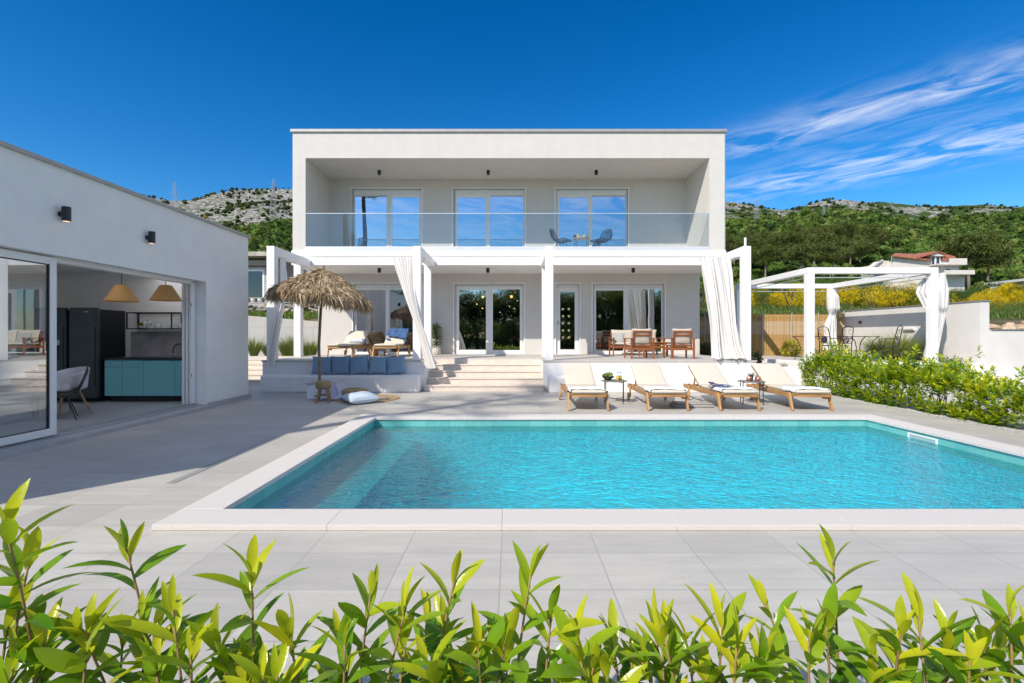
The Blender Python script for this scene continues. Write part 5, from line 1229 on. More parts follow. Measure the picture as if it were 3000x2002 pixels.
curtain('white curtain bunched and tied to the front right post of the right pergola', [
    (pts_z(803, d), pts_x(2722, d), d, pts_x(2745, d), d-.3, .8), (pts_z(830, d), pts_x(2692, d), d, pts_x(2742, d), d-.35, 1.5), (pts_z(860, d), pts_x(2683, d), d, pts_x(2740, d), d-.4, 1.7), (pts_z(905, d), pts_x(2698, d), d-.1, pts_x(2738, d), d-.4, 1.4), (pts_z(917, d), pts_x(2718, d), d-.1, pts_x(2738, d), d-.35, .6),
    (pts_z(960, d), pts_x(2714, d), d-.1, pts_x(2734, d), d-.3, 1), (pts_z(1040, d), pts_x(2698, d), d-.1, pts_x(2728, d), d-.2, 1.1), (pts_z(1082, d), pts_x(2701, d), d-.1, pts_x(2722, d), d-.2, 1.1)], k=5, amp=.055, n=80, m_=WC2, seed=5)
# boundary wall
bwm = mat('rendered_garden_wall', (.70, .68, .65), .9, .03, 2, .4, 120, wear=.12)
bw = thing('garden_wall', 'tall white rendered garden wall stepping down beside the right pergola', 'wall', (12.8, 14, 0))
m_ = MB(); m_.box(12.67, 13.1, -.1, 12.92, 18.7, 2.34); m_.box(12.921, 13.1, -.1, 40, 13.35, 1.56); m_.build('wall', bwm, bw, world=True)
m_ = MB(); m_.box(12.64, 13.07, 2.342, 12.95, 18.73, 2.365); m_.box(12.96, 13.07, 1.562, 40, 13.38, 1.585); m_.build('wall_cap', mat('dark_wall_cap', (.25, .25, .24), .5), bw, world=True)
o = thing('bulkhead_light', 'small rectangular wall light on the garden wall behind the pampas grass', 'wall light', (12.67, 15.4, 1.62)); MB().box(-.06, -.22, -.05, 0, .22, .05).build('housing', PVC, o, bevel=.01); MB().box(-.064, -.2, -.045, -.061, .2, -.01).build('slot', mat('grey_slot', (.25, .25, .25), .5), o)
o = MB().box(-.02, -.07, -.05, 0, .07, .05).build('power_socket', mat('dark_socket', (.1, .1, .1), .5)); o.location = (12.67, 17.6, 1.9); tag(o, 'small dark socket high on the garden wall near the reed fence', 'socket')
tag(MB().box(12.2, 12.6, -.05, 13.8, 13.09, .20).build('planter_kerb', PLASTER2, loc=(13, 12.8, 0)), 'low white kerb at the foot of the garden wall', 'kerb')
# reed fence
def reedmat():
    m, t, out = newmat('reed_mat'); g = t.n('ShaderNodeTexCoord').outputs['Object']
    n = t.noise(t.mapping(g, sc=(60, 60, 1.6)), 1, 3, .6); n2 = t.noise(t.mapping(g, sc=(1, 1, 1.2)), .9, 5); a = t.n('ShaderNodeAttribute', attribute_name='tint').outputs['Fac']
    z = t.n('ShaderNodeSeparateXYZ', {0: g}).outputs[2]
    pale = t.m('MULTIPLY', t.m('GREATER_THAN', t.m('ADD', z, t.m('MULTIPLY', n2, .3)), 1.12), t.m('LESS_THAN', z, 1.46))
    c = t.mix(n, (.58, .36, .12), (.33, .18, .055)); c = t.mix(t.m('MULTIPLY', pale, .6), c, (.60, .50, .38)); c = t.mix(t.m('MULTIPLY', a, .35), c, (.62, .44, .18))
    p = t.n('ShaderNodeBsdfPrincipled', {'Base Color': c, 'Roughness': .7}); t.t.links.new(p.outputs[0], out.inputs[0]); return m
fx0, fx1, fy, fz0 = 6.75, 12.62, 18.4, .50
rf = thing('reed_fence', 'golden reed screen fence behind the second pergola', 'fence', (10, fy, fz0))
n = 1250; xx = np.linspace(fx0, fx1, n)-10+RS.normal(size=n)*.002
sv = np.array([(-.5, 0, 0), (0, -.5, 0), (.5, 0, 0), (-.5, 0, 1), (0, -.5, 1), (.5, 0, 1)], float); sf = np.array([(0, 1, 4, 3), (1, 2, 5, 4)])
topz = 1.72+.03*np.sin(xx*3)+RS.rand(n)*.05+np.where(xx < -1.3, -.10, 0)
V, Fq, T = inst(sv, sf, np.tile(np.eye(3), (n, 1, 1)), np.stack([xx, RS.normal(size=n)*.004, np.zeros(n)], 1), np.stack([np.full(n, .0062), np.full(n, .008), topz], 1), RS.rand(n))
npmesh('reed_screen', V, Fq, reedmat(), rf, T)
ROCKP = mat('weathered_post', (.42, .38, .32), .7)
for px in (2055+8, 2232, 2318, 2395, 2470): MB().tube([(pts_x(px, fy)-10, -.05, -.3), (pts_x(px, fy)-10, -.05, 1.86)], .02, 8).build('post', ROCKP, rf)
m_ = MB()
for z in (.35, .8, 1.25, 1.6): m_.tube([(fx0-10, -.012, z), (fx1-10, -.012, z)], .0012, 4)
m_.build('binding_wire', IRON, rf)
# iron furniture
def irontable(label, x, y, L, rz=0):
    o = thing('iron_table', label, 'table', (x, y, P2), rz, group='black iron garden tables')
    m_ = MB(); m_.box(-L/2, -.3, .715, L/2, .3, .735); m_.build('table_top', IRON, o, bevel=.004, seg=1)
    for sx in (-1, 1):
        for sy in (-1, 1):
            MB().tube([(sx*(L/2-.04), sy*.26, .712), (sx*(L/2-.16), sy*.24, .60), (sx*(L/2-.22), sy*.22, .40), (sx*(L/2-.20), sy*.22, .2), (sx*(L/2-.10), sy*.24, .08), (sx*(L/2-.04), sy*.26, 0)], .013, 6).build('leg', IRON, o)
    m_ = MB().tube([(-L/2+.2, -.22, .3), (L/2-.2, -.22, .3)], .01, 6).tube([(-L/2+.2, .22, .3), (L/2-.2, .22, .3)], .01, 6); m_.build('stretcher', IRON, o)
irontable('black iron console table with curved legs behind the front-left pergola post', pts_x(2372, 14.9), 14.9, .75)
irontable('black iron table with curved legs left of the pampas grass', pts_x(2514, 14.2), 14.2, .85)
def ironchair(label, x, y, rz):
    o = thing('iron_chair', label, 'chair', (x, y, P2), rz, group='ornate black iron garden chairs')
    m_ = MB(); w_ = .20
    for s in (-1, 1): m_.tube([(s*.2, .20, 0), (s*.2, .19, .45), (s*.19, .25, .75), (s*.17, .30, .98)], .013, 6)
    m_.tube([(-.17, .30, .98), (-.09, .305, 1.02), (0, .31, 1.05), (.09, .305, 1.02), (.17, .30, .98)], .011, 6)
    m_.tube([(-.19, .24, .72), (.19, .24, .72)], .008, 5); m_.tube([(-.19, .21, .52), (.19, .21, .52)], .008, 5)
    for s in (-1, 1):
        m_.tube([(s*.10+.055*math.cos(a), .27, .87+.07*math.sin(a)) for a in np.linspace(0, 5.2, 12)], .006, 4); m_.tube([(s*.14, .24, .53), (s*.09, .25, .62), (s*.15, .25, .72)], .006, 4)
    m_.build('back_frame', IRON, o)
    MB().tube([(.085*math.cos(a), .235, .63+.11*math.sin(a)) for a in np.linspace(0, 2*math.pi, 18, endpoint=False)], .009, 5, closed=True).grid(lambda u, v: (.08*math.cos(6.283*u)*v, .238, .63+.105*math.sin(6.283*u)*v), 16, 3).build('back_medallion', mat('medallion_grey', (.30, .27, .26), .6, .4, 60), o)
    MB().lathe([(.001, .435), (.21, .435), (.215, .45), (.21, .462), (.001, .462)], n=24).build('seat', IRON, o)
    for s in (-1, 1): MB().tube([(s*.18, -.15, .44), (s*.19, -.2, .2), (s*.2, -.22, 0)], .012, 6).build('leg', IRON, o)
    m_ = MB()
    for s in (-1, 1): m_.tube([(s*.19, .21, .66), (s*.24, .05, .67), (s*.24, -.12, .65), (s*.19, -.16, .44)], .011, 6)
    m_.build('armrest', IRON, o)
ironchair('ornate iron chair facing the camera before the tied rear curtain', pts_x(2432, 14.9), 14.9, R(5))
ironchair('ornate iron chair turned sideways right of the tied rear curtain', pts_x(2462, 14.6), 14.6, R(-75))
ironchair('leaning ornate iron chair in front of the pampas grass', pts_x(2600, 13.9), 13.9, R(-110))
PAMP = foliage('pampas_blades', (.36, .42, .12), (.55, .60, .24), (.75, .72, .45), .7, .45, .15)
for px, d_, h, l in ((2585, 15.6, .95, 'smaller soft pampas grass behind the leaning iron chair'), (2640, 15.2, 1.15, 'larger soft pampas grass against the garden wall')):
    o = thing('pampas_grass', l, 'grass tuft', (pts_x(px, d_), d_, P2 if px < 2600 else P2), group='pampas grasses under the right pergola'); tuft('blades', PAMP, 2000, h*1.05, .75, o, W=.007, base=.16, bend=.75)
# small shrubs made of leaf sprays
def leafball(name, label, cat, loc, rx, rz_, n, L, m_, W=.2, group=None, stems=True, up=.35, seed=1, shell=.5):
    rs = np.random.RandomState(seed); o = thing(name, label, cat, loc, group=group)
    bv, bf = leafbase(2, W, .06, .2); d = rs.normal(size=(n, 3)); d /= np.linalg.norm(d, axis=1, keepdims=True); r = shell+(1-shell)*rs.rand(n)
    k = 12; cl = rs.normal(size=(k, 3)); cl /= np.linalg.norm(cl, axis=1, keepdims=True); bump = 1+.28*np.max(np.clip(d @ cl.T, 0, 1)**6, axis=1)-.12
    P = d*r[:, None]*bump[:, None]*np.array([rx, rx, rz_])+np.array([0, 0, rz_*.95]); P[:, 2] = np.maximum(P[:, 2], .01)
    dd = d*.7+rs.normal(size=(n, 3))*.55+np.array([0, 0, up])
    V, Fq, T = inst(bv, bf, frames(dd, np.tile([0, 0, 1.], (n, 1))+rs.normal(size=(n, 3))*.3), P, L*(.7+.6*rs.rand(n)), rs.rand(n))
    npmesh('foliage', V, Fq, m_, o, T)
    if stems:
        m2 = MB()
        for i in range(7):
            a = rs.rand()*6.28; m2.tube([(0, 0, 0), (rx*.3*math.cos(a), rx*.3*math.sin(a), rz_*.7), (rx*.6*math.cos(a), rx*.6*math.sin(a), rz_*1.3)], [rx*.03, rx*.02, rx*.01], 5)
        m2.build('stem', mat('shrub_bark', (.15, .10, .06), .9), o)
    return o
YEL = foliage('yellow_green_shrub', (.12, .22, .02), (.55, .50, .03), (.95, .72, .03), .4, .3)
leafball('golden_shrub', 'round yellow-green shrub before the reed fence', 'shrub', (pts_x(2316, 17.5), 17.5, .55), .34, .36, 1700, .07, YEL, seed=4)
DARKL = foliage('dark_shrub_leaves', (.015, .03, .01), (.05, .08, .025), (.12, .16, .05), .35, .2)
leafball('dark_shrub', 'low dark shrub beside the right villa pergola post', 'shrub', (pts_x(2205, 13.8), 13.8, .55), .26, .20, 700, .08, DARKL, seed=5)
leafball('hedge_shrub', 'dark green shrub on the grass beyond the terrace, left of the sheer curtain', 'shrub', (pts_x(2066, 17.9), 17.9, .45), .42, .35, 900, .10, DARKL, seed=6)
MIDG = foliage('mid_green_leaves', (.04, .08, .015), (.12, .17, .035), (.30, .22, .08), .5, .3)
leafball('reddish_shrub', 'loose reddish-green shrub at the foot of the garden wall', 'shrub', (pts_x(2785, 12.9), 12.9, .20), .40, .34, 1500, .055, MIDG, seed=7)
tag(MB().box(6.30, 13.1, -.05, 8.15, 13.24, .565).build('low_wall', PLASTER2, loc=(7.2, 13.1, 0)), 'short white wall holding the small stone bed right of the terrace', 'wall')
tag(MB().box(6.30, 13.245, -.05, 7.85, 15.5, .52).build('planting_bed', mat('bed_soil', (.25, .22, .19), .95, .3, 10, 1, 40)), kind='structure')
rnd = random.Random(9)
import bmesh
def rock(label, loc, s, m_, seed, group=None):
    bm = bmesh.new(); bmesh.ops.create_icosphere(bm, subdivisions=2, radius=1); rr = random.Random(seed); ph = [rr.uniform(0, 6) for _ in range(6)]
    for v in bm.verts:
        c = v.co.copy(); k = 1+.16*math.sin(c.x*3+ph[0])+.14*math.sin(c.y*4+ph[1])+.1*math.sin(c.z*5+ph[2]); v.co = Vector((c.x*s[0]*k, c.y*s[1]*k, c.z*s[2]*k))
    me = bpy.data.meshes.new('rock'); bm.to_mesh(me); bm.free(); me.materials.append(m_); o = bpy.data.objects.new('rock', me); C.objects.link(o); o.location = loc; o.rotation_euler = (0, 0, rr.uniform(0, 3))
    return tag(o, label, 'rock', group)
ROCK = mat('buff_limestone', (.56, .42, .28), .9, .18, 6, .8, 18)
ROCKG = mat('grey_limestone', (.36, .34, .31), .9, .2, 6, .8, 18)
for i in range(13): rock('buff limestone rock in the row along the low wall on the right', (13.4+i*.42+rnd.uniform(-.1, .1), 14.3+rnd.uniform(-.15, .25), 1.60+rnd.uniform(0, .06)+(.14 if i % 4 == 1 else 0)), (rnd.uniform(.16, .32), .2, rnd.uniform(.09, .17)), ROCK, i, 'rocks along the low garden wall')
for i in range(5): rock('rough grey stone in the bed beside the low patio wall', (7.0+.17*i, 13.6+.1*(i % 3), .56), (.12, .1, .07), ROCKG, 30+i, 'grey stones in the small bed')
# hose hook plate on the low wall
o = thing('wall_hook', 'dark metal bracket and cup fixed on the low white wall', 'wall bracket', (8.12, 13.42, .3))
yy = -.02
MB().box(-.02, yy-.06, .04, .06, yy-.05, .33).build('plate', mat('dark_grey_steel', (.09, .10, .12), .5), o)
MB().lathe([(.04, .07), (.04, .19)], (-.12, yy-.03, 0), 14, False).build('cup', mat('dark_grey_steel_cup', (.09, .10, .12), .5), o)
# ---------------------------------------------------------------- laurel in the foreground
LAUR = foliage('laurel_leaves', (.08, .24, .012), (.29, .50, .02), (.78, .76, .03), .24, .46, .5, True)
STEMM = mat('laurel_stem', (.30, .22, .09), .6, .2, 20, c2=(.26, .13, .07))
LB = [leafbase(7, .128, .05, c) for c in (.10, .22, .38)]
def laurel(label, x, y, tips, seed, extra=5, group='laurel shoots in the foreground hedge'):
    rs = np.random.RandomState(seed); o = thing('laurel_shrub', label, 'shrub', (x, y, 0), group=group)
    st_ = MB(); P = []; D = []; L = []; TI = []
    stems = []
    for (px, py, d) in tips: stems.append((pts_x(px, d), d, pts_z(py, d)-.075, 1.0))
    tx, ty, tz, _ = stems[0]
    for i in range(extra):
        stems.append((x+rs.uniform(-.13, .13), y+rs.uniform(-.10, .16), rs.uniform(.42, .62), .85))
    for (ax, ay, az, w_) in stems:
        bx, by = x+rs.uniform(-.03, .03), y+rs.uniform(-.03, .03)
        bend = rs.uniform(-.05, .05, 2)
        N = 12; pts = []
        for i in range(N+1):
            f = i/N; k = math.sin(math.pi*f)
            pts.append(np.array([bx+(ax-bx)*f**1.25+bend[0]*k, by+(ay-by)*f**1.25+bend[1]*k, az*f]))
        st_.tube([tuple(p-np.array([x, y, 0])) for p in pts], [.0060*(1-.6*i/N) for i in range(N+1)], 7)
        ph = rs.rand()*6.28; z = az
        k = 0; s_ = az
        while s_ > .22 and k < 26:
            f = s_/az; i = min(N-1, int(f*N)); fr = f*N-i; p = pts[i]*(1-fr)+pts[i+1]*fr
            ax_ = pts[i+1]-pts[i]; ax_ /= np.linalg.norm(ax_)
            a = ph+k*2.4+rs.normal()*.25
            spread = min(.30+.11*k, 1.0)+rs.normal()*.12
            if k < 2: spread = .12+.14*k
            side = np.array([math.cos(a), math.sin(a), 0.0]); d = ax_*math.cos(spread)+side*math.sin(spread)
            P.append(p-np.array([x, y, 0])); D.append(d)
            L.append((.088+.016*min(k, 3))*rs.uniform(.8, 1.2)*w_**.5); TI.append(np.clip(.96-.09*k+rs.normal()*.2, 0, 1))
            s_ -= rs.uniform(.008, .026) if k < 5 else rs.uniform(.022, .045); k += 1
    P = np.array(P); D = np.array(D); L = np.array(L); TI = np.array(TI)
    fr_ = frames(D, np.tile([0, 0, 1.0], (len(D), 1))+rs.normal(size=D.shape)*.25)
    Vs, Fs, Ts, k0 = [], [], [], 0; sel = rs.randint(0, 3, len(P))
    for q_ in range(3):
        mk = sel == q_; bv, bf = LB[q_]
        if mk.sum() == 0: continue
        wv = rs.uniform(.75, 1.2, mk.sum())
        V, Fq, T = inst(bv, bf, fr_[mk], P[mk], np.stack([L[mk]*wv, L[mk], L[mk]], 1), TI[mk]); Vs.append(V); Fs.append(Fq+k0); Ts.append(T); k0 += len(V)
    npmesh('leaves', np.concatenate(Vs), np.concatenate(Fs), LAUR, o, np.concatenate(Ts), smooth=True)
    st_.build('stem', STEMM, o, smooth=True)
LS = [
 ('laurel shoots at the photo\'s left edge, tall and leaning into the frame', -1.20, 1.18, [(15, 1450, 1.15), (85, 1560, 1.22), (30, 1700, 1.2)]),
 ('low laurel shoots at the bottom left corner', -1.08, 1.12, [(130, 1790, 1.18), (40, 1850, 1.15), (260, 1760, 1.2)]),
 ('tall laurel shoot just below the pool coping\'s left corner', -.98, 1.24, [(370, 1525, 1.28), (240, 1760, 1.2), (420, 1740, 1.25)]),
 ('laurel shoots with broad upright leaves, third clump from the left', -.80, 1.20, [(505, 1700, 1.22), (560, 1830, 1.2), (440, 1850, 1.22)]),
 ('slender laurel shoot crossing the paving joint left of centre', -.66, 1.26, [(735, 1590, 1.28), (640, 1790, 1.22)]),
 ('small thin laurel shoot with upright narrow leaves left of centre', -.57, 1.22, [(845, 1780, 1.25), (770, 1900, 1.2)]),
 ('pair of laurel shoots left of the photo\'s middle', -.34, 1.27, [(1085, 1660, 1.28), (1190, 1695, 1.25), (1010, 1800, 1.22)]),
 ('laurel shoot with three spread leaves at its tip, near the middle', -.15, 1.28, [(1332, 1615, 1.30), (1250, 1850, 1.2), (1400, 1810, 1.22)]),
 ('dense tall laurel shoot right of the middle', .04, 1.24, [(1555, 1600, 1.26), (1615, 1720, 1.26), (1480, 1790, 1.22)]),
 ('laurel clump between the tall middle shoot and the yellow tips', .22, 1.22, [(1690, 1800, 1.24), (1790, 1790, 1.24), (1740, 1860, 1.2)]),
 ('laurel clump with many yellow young tips', .42, 1.24, [(1940, 1770, 1.26), (2010, 1800, 1.26), (1880, 1850, 1.22)]),
 ('upright laurel shoots right of the yellow tips', .58, 1.22, [(2115, 1745, 1.24), (2160, 1790, 1.22), (2230, 1850, 1.22)]),
 ('tallest laurel shoot on the right with spread leaves', .86, 1.27, [(2440, 1555, 1.30), (2420, 1750, 1.24), (2370, 1790, 1.22)]),
 ('leafy laurel clump between the tallest right shoot and the corner', 1.05, 1.22, [(2690, 1720, 1.25), (2640, 1760, 1.23), (2780, 1770, 1.23), (2560, 1830, 1.2)]),
 ('laurel clump at the bottom right corner', 1.24, 1.22, [(2960, 1700, 1.25), (2880, 1790, 1.23), (3010, 1800, 1.2), (2840, 1850, 1.2)]),
]
for i, (l, x, y, tips) in enumerate(LS): laurel('glossy green '+l, x, y, tips, 40+i, 3 if i == 0 else 3)
# ---------------------------------------------------------------- side hedge
HEDG = foliage('side_hedge_leaves', (.15, .34, .018), (.46, .60, .025), (.85, .78, .03), .25, .40, .6)
hd = thing('hedge', 'bright green leafy hedge running along the right edge of the paving', 'hedge', (7.8, 8.5, 0))
rs = np.random.RandomState(5); NS = 2100
hy = 4.2+8.2*rs.rand(NS); ed = rs.rand(NS); hx = np.where(ed < .45, 7.34+.12*rs.rand(NS), 7.36+1.0*rs.rand(NS))
top = .66+.14*np.clip((hy-7)/4, 0, 1)+.10*np.sin(hy*2.3)+.07*np.sin(hy*5.1+hx*4)
hz_ = np.where(ed < .45, top*(.15+.85*rs.rand(NS)), top*(.85+.3*rs.rand(NS)))
hz_ *= 1+.30*(rs.rand(NS) > .93)
gap = (np.sin(hy*3.7+hz_*5)*np.sin(hy*1.9-hz_*7+1) > .62) & (hy < 8.8)
hx, hy, hz_ = hx[~gap], hy[~gap], hz_[~gap]; NS = len(hx)
lean = np.stack([-.35+.6*rs.rand(NS)+(hx-7.7)*.3, rs.normal(size=NS)*.35, .8+.4*rs.rand(NS)], 1); lean[hx < 7.5, 0] -= .55; lean /= np.linalg.norm(lean, axis=1, keepdims=True)
K = 13; P = []; D = []; L = []; T_ = []
base_t = np.clip(rs.rand(NS)*.7+.15*(hy < 9), 0, 1)
for k in range(K):
    a = rs.rand(NS)*.6+k*2.4; spread = min(1.15, .15+.11*k); side = np.stack([np.cos(a), np.sin(a), np.zeros(NS)], 1)
    P.append(np.stack([hx, hy, hz_], 1)-lean*(.016*k)); D.append(lean*math.cos(spread)+side*math.sin(spread)); L.append((.060+.005*k)*(.8+.5*rs.rand(NS))); T_.append(np.clip(base_t+.35-.06*k+rs.normal(size=NS)*.1, 0, 1))
P = np.concatenate(P); D = np.concatenate(D); L = np.concatenate(L); T_ = np.concatenate(T_); P[:, 2] = np.maximum(P[:, 2], .02)
bv, bf = leafbase(2, .20, .05, .2)
V, Fq, T = inst(bv, bf, frames(D, np.tile([0, 0, 1.], (len(D), 1))+rs.normal(size=D.shape)*.25), P-np.array([7.8, 8.5, 0]), L, T_)
npmesh('foliage', V, Fq, HEDG, hd, T)
m_ = MB()
for i in range(90):
    y = 4.3+8*rs.rand()-8.5; x = rs.uniform(-.35, .45)
    m_.tube([(x, y, 0), (x+rs.uniform(-.1, .1), y+rs.uniform(-.1, .1), .35), (x+rs.uniform(-.2, .2), y+rs.uniform(-.2, .2), .68)], [.012, .008, .004], 5)
m_.build('branch', STEMM, hd)
# ---------------------------------------------------------------- trees
BARK = mat('tree_bark', (.16, .12, .085), .9, .25, 4, .8, 20)
PBARK = mat('pale_bark', (.30, .25, .20), .9, .25, 4, .8, 20)
TLEAF = foliage('dark_tree_leaves', (.012, .035, .006), (.045, .10, .015), (.12, .19, .03), .35, .3, .4)
def crownmesh(seed, n, L, rx, rz, cz, k=22, m_=TLEAF, par=None, loc0=(0, 0, 0), sparse=1.0, flat=1.0):
    rs = np.random.RandomState(seed); c = rs.normal(size=(k, 3)); c /= np.linalg.norm(c, axis=1, keepdims=True); c *= (.45+.5*rs.rand(k))[:, None]
    C0 = c*np.array([rx, rx, rz])+np.array([0, 0, cz]); rad = (.26+.22*rs.rand(k))*rx
    w_ = rs.randint(0, k, n); d = rs.normal(size=(n, 3)); d /= np.linalg.norm(d, axis=1, keepdims=True); rr = (.55+.45*rs.rand(n)**.5)
    P = C0[w_]+d*(rad[w_]*rr)[:, None]*np.array([1, 1, .62*flat]); bv, bf = leafbase(1, .30, .06, .2)
    tint = np.clip(rs.rand(n)*.6+.4*(rs.rand(k)[w_]), 0, 1)
    V, Fq, T = inst(bv, bf, frames(d+rs.normal(size=(n, 3))*.6, np.tile([0, 0, 1.], (n, 1))+rs.normal(size=(n, 3))*.5), P+np.array(loc0), L*(.6+.8*rs.rand(n)), tint)
    o = npmesh('crown', V, Fq, m_, par, T); return o, C0
def make_tree(name, label, cat, seed, H, rx, rz, n, L, m_, bark=BARK, group=None, k=22, trunk=.5, sparse=1, flat=1.0, lean=0.0):
    o = thing(name, label, cat, (0, 0, 0), group=group); cz = H-rz
    _, C0 = crownmesh(seed, n, L, rx, rz, cz, k, m_, o, (lean, 0, 0), sparse, flat)
    m2 = MB(); r0 = H*.022; m2.tube([(0, 0, -.3), (lean*.2+.05*H*.1, 0, H*.25), (lean*.6, .02*H, cz-rz*.2), (lean, 0, cz+rz*.5)], [r0*1.25, r0, r0*.75, r0*.25], 8)
    for c in C0[:12]: m2.tube([(lean*.5, 0, cz-rz*.7), tuple((np.array([lean*.5, 0, cz-rz*.7])+c+np.array([lean, 0, 0]))/2+np.array([0, 0, -.1*rz])), tuple(c+np.array([lean, 0, 0]))], [r0*.5, r0*.3, r0*.1], 5)
    m2.build('trunk', bark, o, smooth=True); return o
# wood behind the photographer: it shows as the dark reflection in the lower windows
tb = make_tree('leafy_tree', '', 'tree', 3, 7.2, 2.3, 3.0, 12000, .27, TLEAF, group='trees seen only as reflections in the windows', k=34)
rnd = random.Random(21)
for i in range(26):
    x = -19+1.55*i+rnd.uniform(-.5, .5); y = -11.0-2.6*(i % 2)+rnd.uniform(-.8, .8)
    if i == 0: pass
    o = place(tb, 'dark leafy tree reflected in the villa\'s lower windows', (x, y, -.5), rnd.uniform(0, 6), rnd.uniform(.92, 1.08)*(1.3 if i % 6 == 1 else 1))
# tall sparse pine beside the pool house whose shadow dapples the paving and cushions
PINL = foliage('pine_needles', (.02, .045, .012), (.05, .09, .02), (.09, .13, .03), .6, .15, .3)
o = thing('pine_tree', 'tall sparse pine left of the pool house casting dappled shade on the steps', 'tree', (-10.7, -1.8, 0))
rs = np.random.RandomState(8); m2 = MB(); m2.tube([(0, 0, -.3), (.1, .05, 6), (0, .1, 12), (.15, .1, 16.6)], [.24, .18, .12, .04], 9); P = []; D = []
for i in range(34):
    z = 11.4+5.0*i/34; a = i*2.4; L0 = (2.6-.42*(z-11.2))*(.7+.4*rs.rand()); L0 = max(.6, L0); e = np.array([math.cos(a), math.sin(a), .12]); b0 = np.array([.05, .1, z])
    m2.tube([tuple(b0), tuple(b0+e*L0*.5+np.array([0, 0, -.05])), tuple(b0+e*L0)], [.035, .022, .008], 5)
    for j in range(46):
        f = .35+.65*rs.rand(); c = b0+e*L0*f+rs.normal(size=3)*np.array([.16, .16, .07])
        for q_ in range(5): P.append(c); D.append(e*.6+rs.normal(size=3)*.7+np.array([0, 0, .2]))
m2.build('trunk', BARK, o, smooth=True); P = np.array(P); D = np.array(D); bv, bf = leafbase(1, .07, .0, .1)
V, Fq, T = inst(bv, bf, frames(D), P, .26*(.7+.6*rs.rand(len(P))), rs.rand(len(P))); npmesh('crown', V, Fq, PINL, o, T)
# yellow broom, shrubs and trees between fence and forest
BROOM = foliage('broom_flowers', (.22, .22, .012), (.85, .60, .006), (1.0, .76, .01), .6, .2, .2)
GSH = foliage('shrub_leaves', (.03, .075, .012), (.09, .16, .03), (.20, .27, .06), .5, .25, .3)
GSL = foliage('light_shrub_leaves', (.06, .12, .02), (.15, .24, .05), (.30, .36, .10), .5, .25, .3)
def bush(name, label, cat, seed, n, L, r, h, m_, group):
    o = thing(name, label, cat, group=group); crownmesh(seed, n, L, r, h*.5, h*.52, 16, m_, o)
    m2 = MB(); rs_ = np.random.RandomState(seed)
    for i in range(6): a = rs_.rand()*6.28; m2.tube([(0, 0, -.2), (r*.3*math.cos(a), r*.3*math.sin(a), h*.5), (r*.5*math.cos(a), r*.5*math.sin(a), h*.8)], [.04, .03, .01], 4)
    m2.build('stem', BARK, o); return o
def zt(x, y): return float(terr(np.array(x), np.array(y)))
b1 = bush('broom_bush', '', 'bush', 31, 4200, .13, 1.35, 1.7, BROOM, 'yellow flowering broom bushes on the slope')
b2 = bush('green_bush', '', 'bush', 32, 3800, .17, 1.5, 1.9, GSH, 'green bushes on the slope')
b3 = bush('light_green_bush', '', 'bush', 33, 3400, .16, 1.3, 1.5, GSL, 'light green bushes on the slope')
BL = 'yellow flowering broom bush on the slope above the reed fence'; BG = 'green leafy bush among the yellow broom'; BS = 'light green feathery bush on the slope beyond the walls'
rnd = random.Random(77)
for i in range(30):        # the broom belt: y 840-905 px
    px = 2130+i*33+rnd.uniform(-14, 14); d = 36+rnd.uniform(-3, 6)
    if 2760 < px < 2860: continue
    place(b1, BL, (pts_x(px, d), d, zt(pts_x(px, d), d)-.1), rnd.uniform(0, 6), rnd.uniform(.85, 1.25))
for px, d, s in ((2868, 35, .8), (2900, 33, .9), (2930, 35, 1.05), (2960, 33, .95), (2995, 34, 1.1), (2950, 38, 1.2), (2985, 39, 1.3)):
    place(b1, BL, (pts_x(px, d), d, zt(pts_x(px, d), d)-.1), rnd.uniform(0, 6), s)
for px, d, s in ((2640, 33, .9), (2150, 34, .8), (2240, 34, .8), (2500, 34, .7), (2790, 38, .85), (2840, 40, 1.0), (2900, 44, 1.3), (2740, 42, .8), (3060, 33, 1.2), (2180, 44, 1.5), (2260, 46, 1.6), (2330, 48, 1.6), (2400, 46, 1.5), (2470, 47, 1.6), (2540, 46, 1.7), (2600, 47, 1.1), (2660, 48, .9), (2700, 52, .9), (2100, 46, 1.5), (2060, 40, 1.2)):
    place(b2, BG if d < 44 else 'dark green leafy bush behind the yellow broom belt', (pts_x(px, d), d, zt(pts_x(px, d), d)-.2), rnd.uniform(0, 6), s)
for px, d, s in ((2905, 22, .30), (2950, 23, .36), (2990, 24, .40), (3040, 23, .45), (2880, 25, .36), (2930, 27, .45), (2980, 28, .5), (2180, 30, .5), (2230, 29, .45), (2890, 29, .5), (2480, 30, .4)):
    place(b3, BS, (pts_x(px, d), d, zt(pts_x(px, d), d)-.15), rnd.uniform(0, 6), s)
for px, d, s in ((600, 40, 1.2), (740, 44, 1.6), (790, 46, 1.7), (850, 44, 1.6), (820, 52, 2.0), (760, 56, 2.1), (900, 50, 1.8)):
    place(b2, 'green leafy bush behind the unfinished house', (pts_x(px, d), d, zt(pts_x(px, d), d)-.2), rnd.uniform(0, 6), s)
for i in range(22):
    o = place(b2, 'low dark bush reflected in the villa\'s lower windows', (-14+1.3*i+rnd.uniform(-.4, .4), -8.2+rnd.uniform(-1.2, .8), -.1), rnd.uniform(0, 6), rnd.uniform(1.1, 1.7)); o['group'] = 'bushes seen only as reflections in the windows'
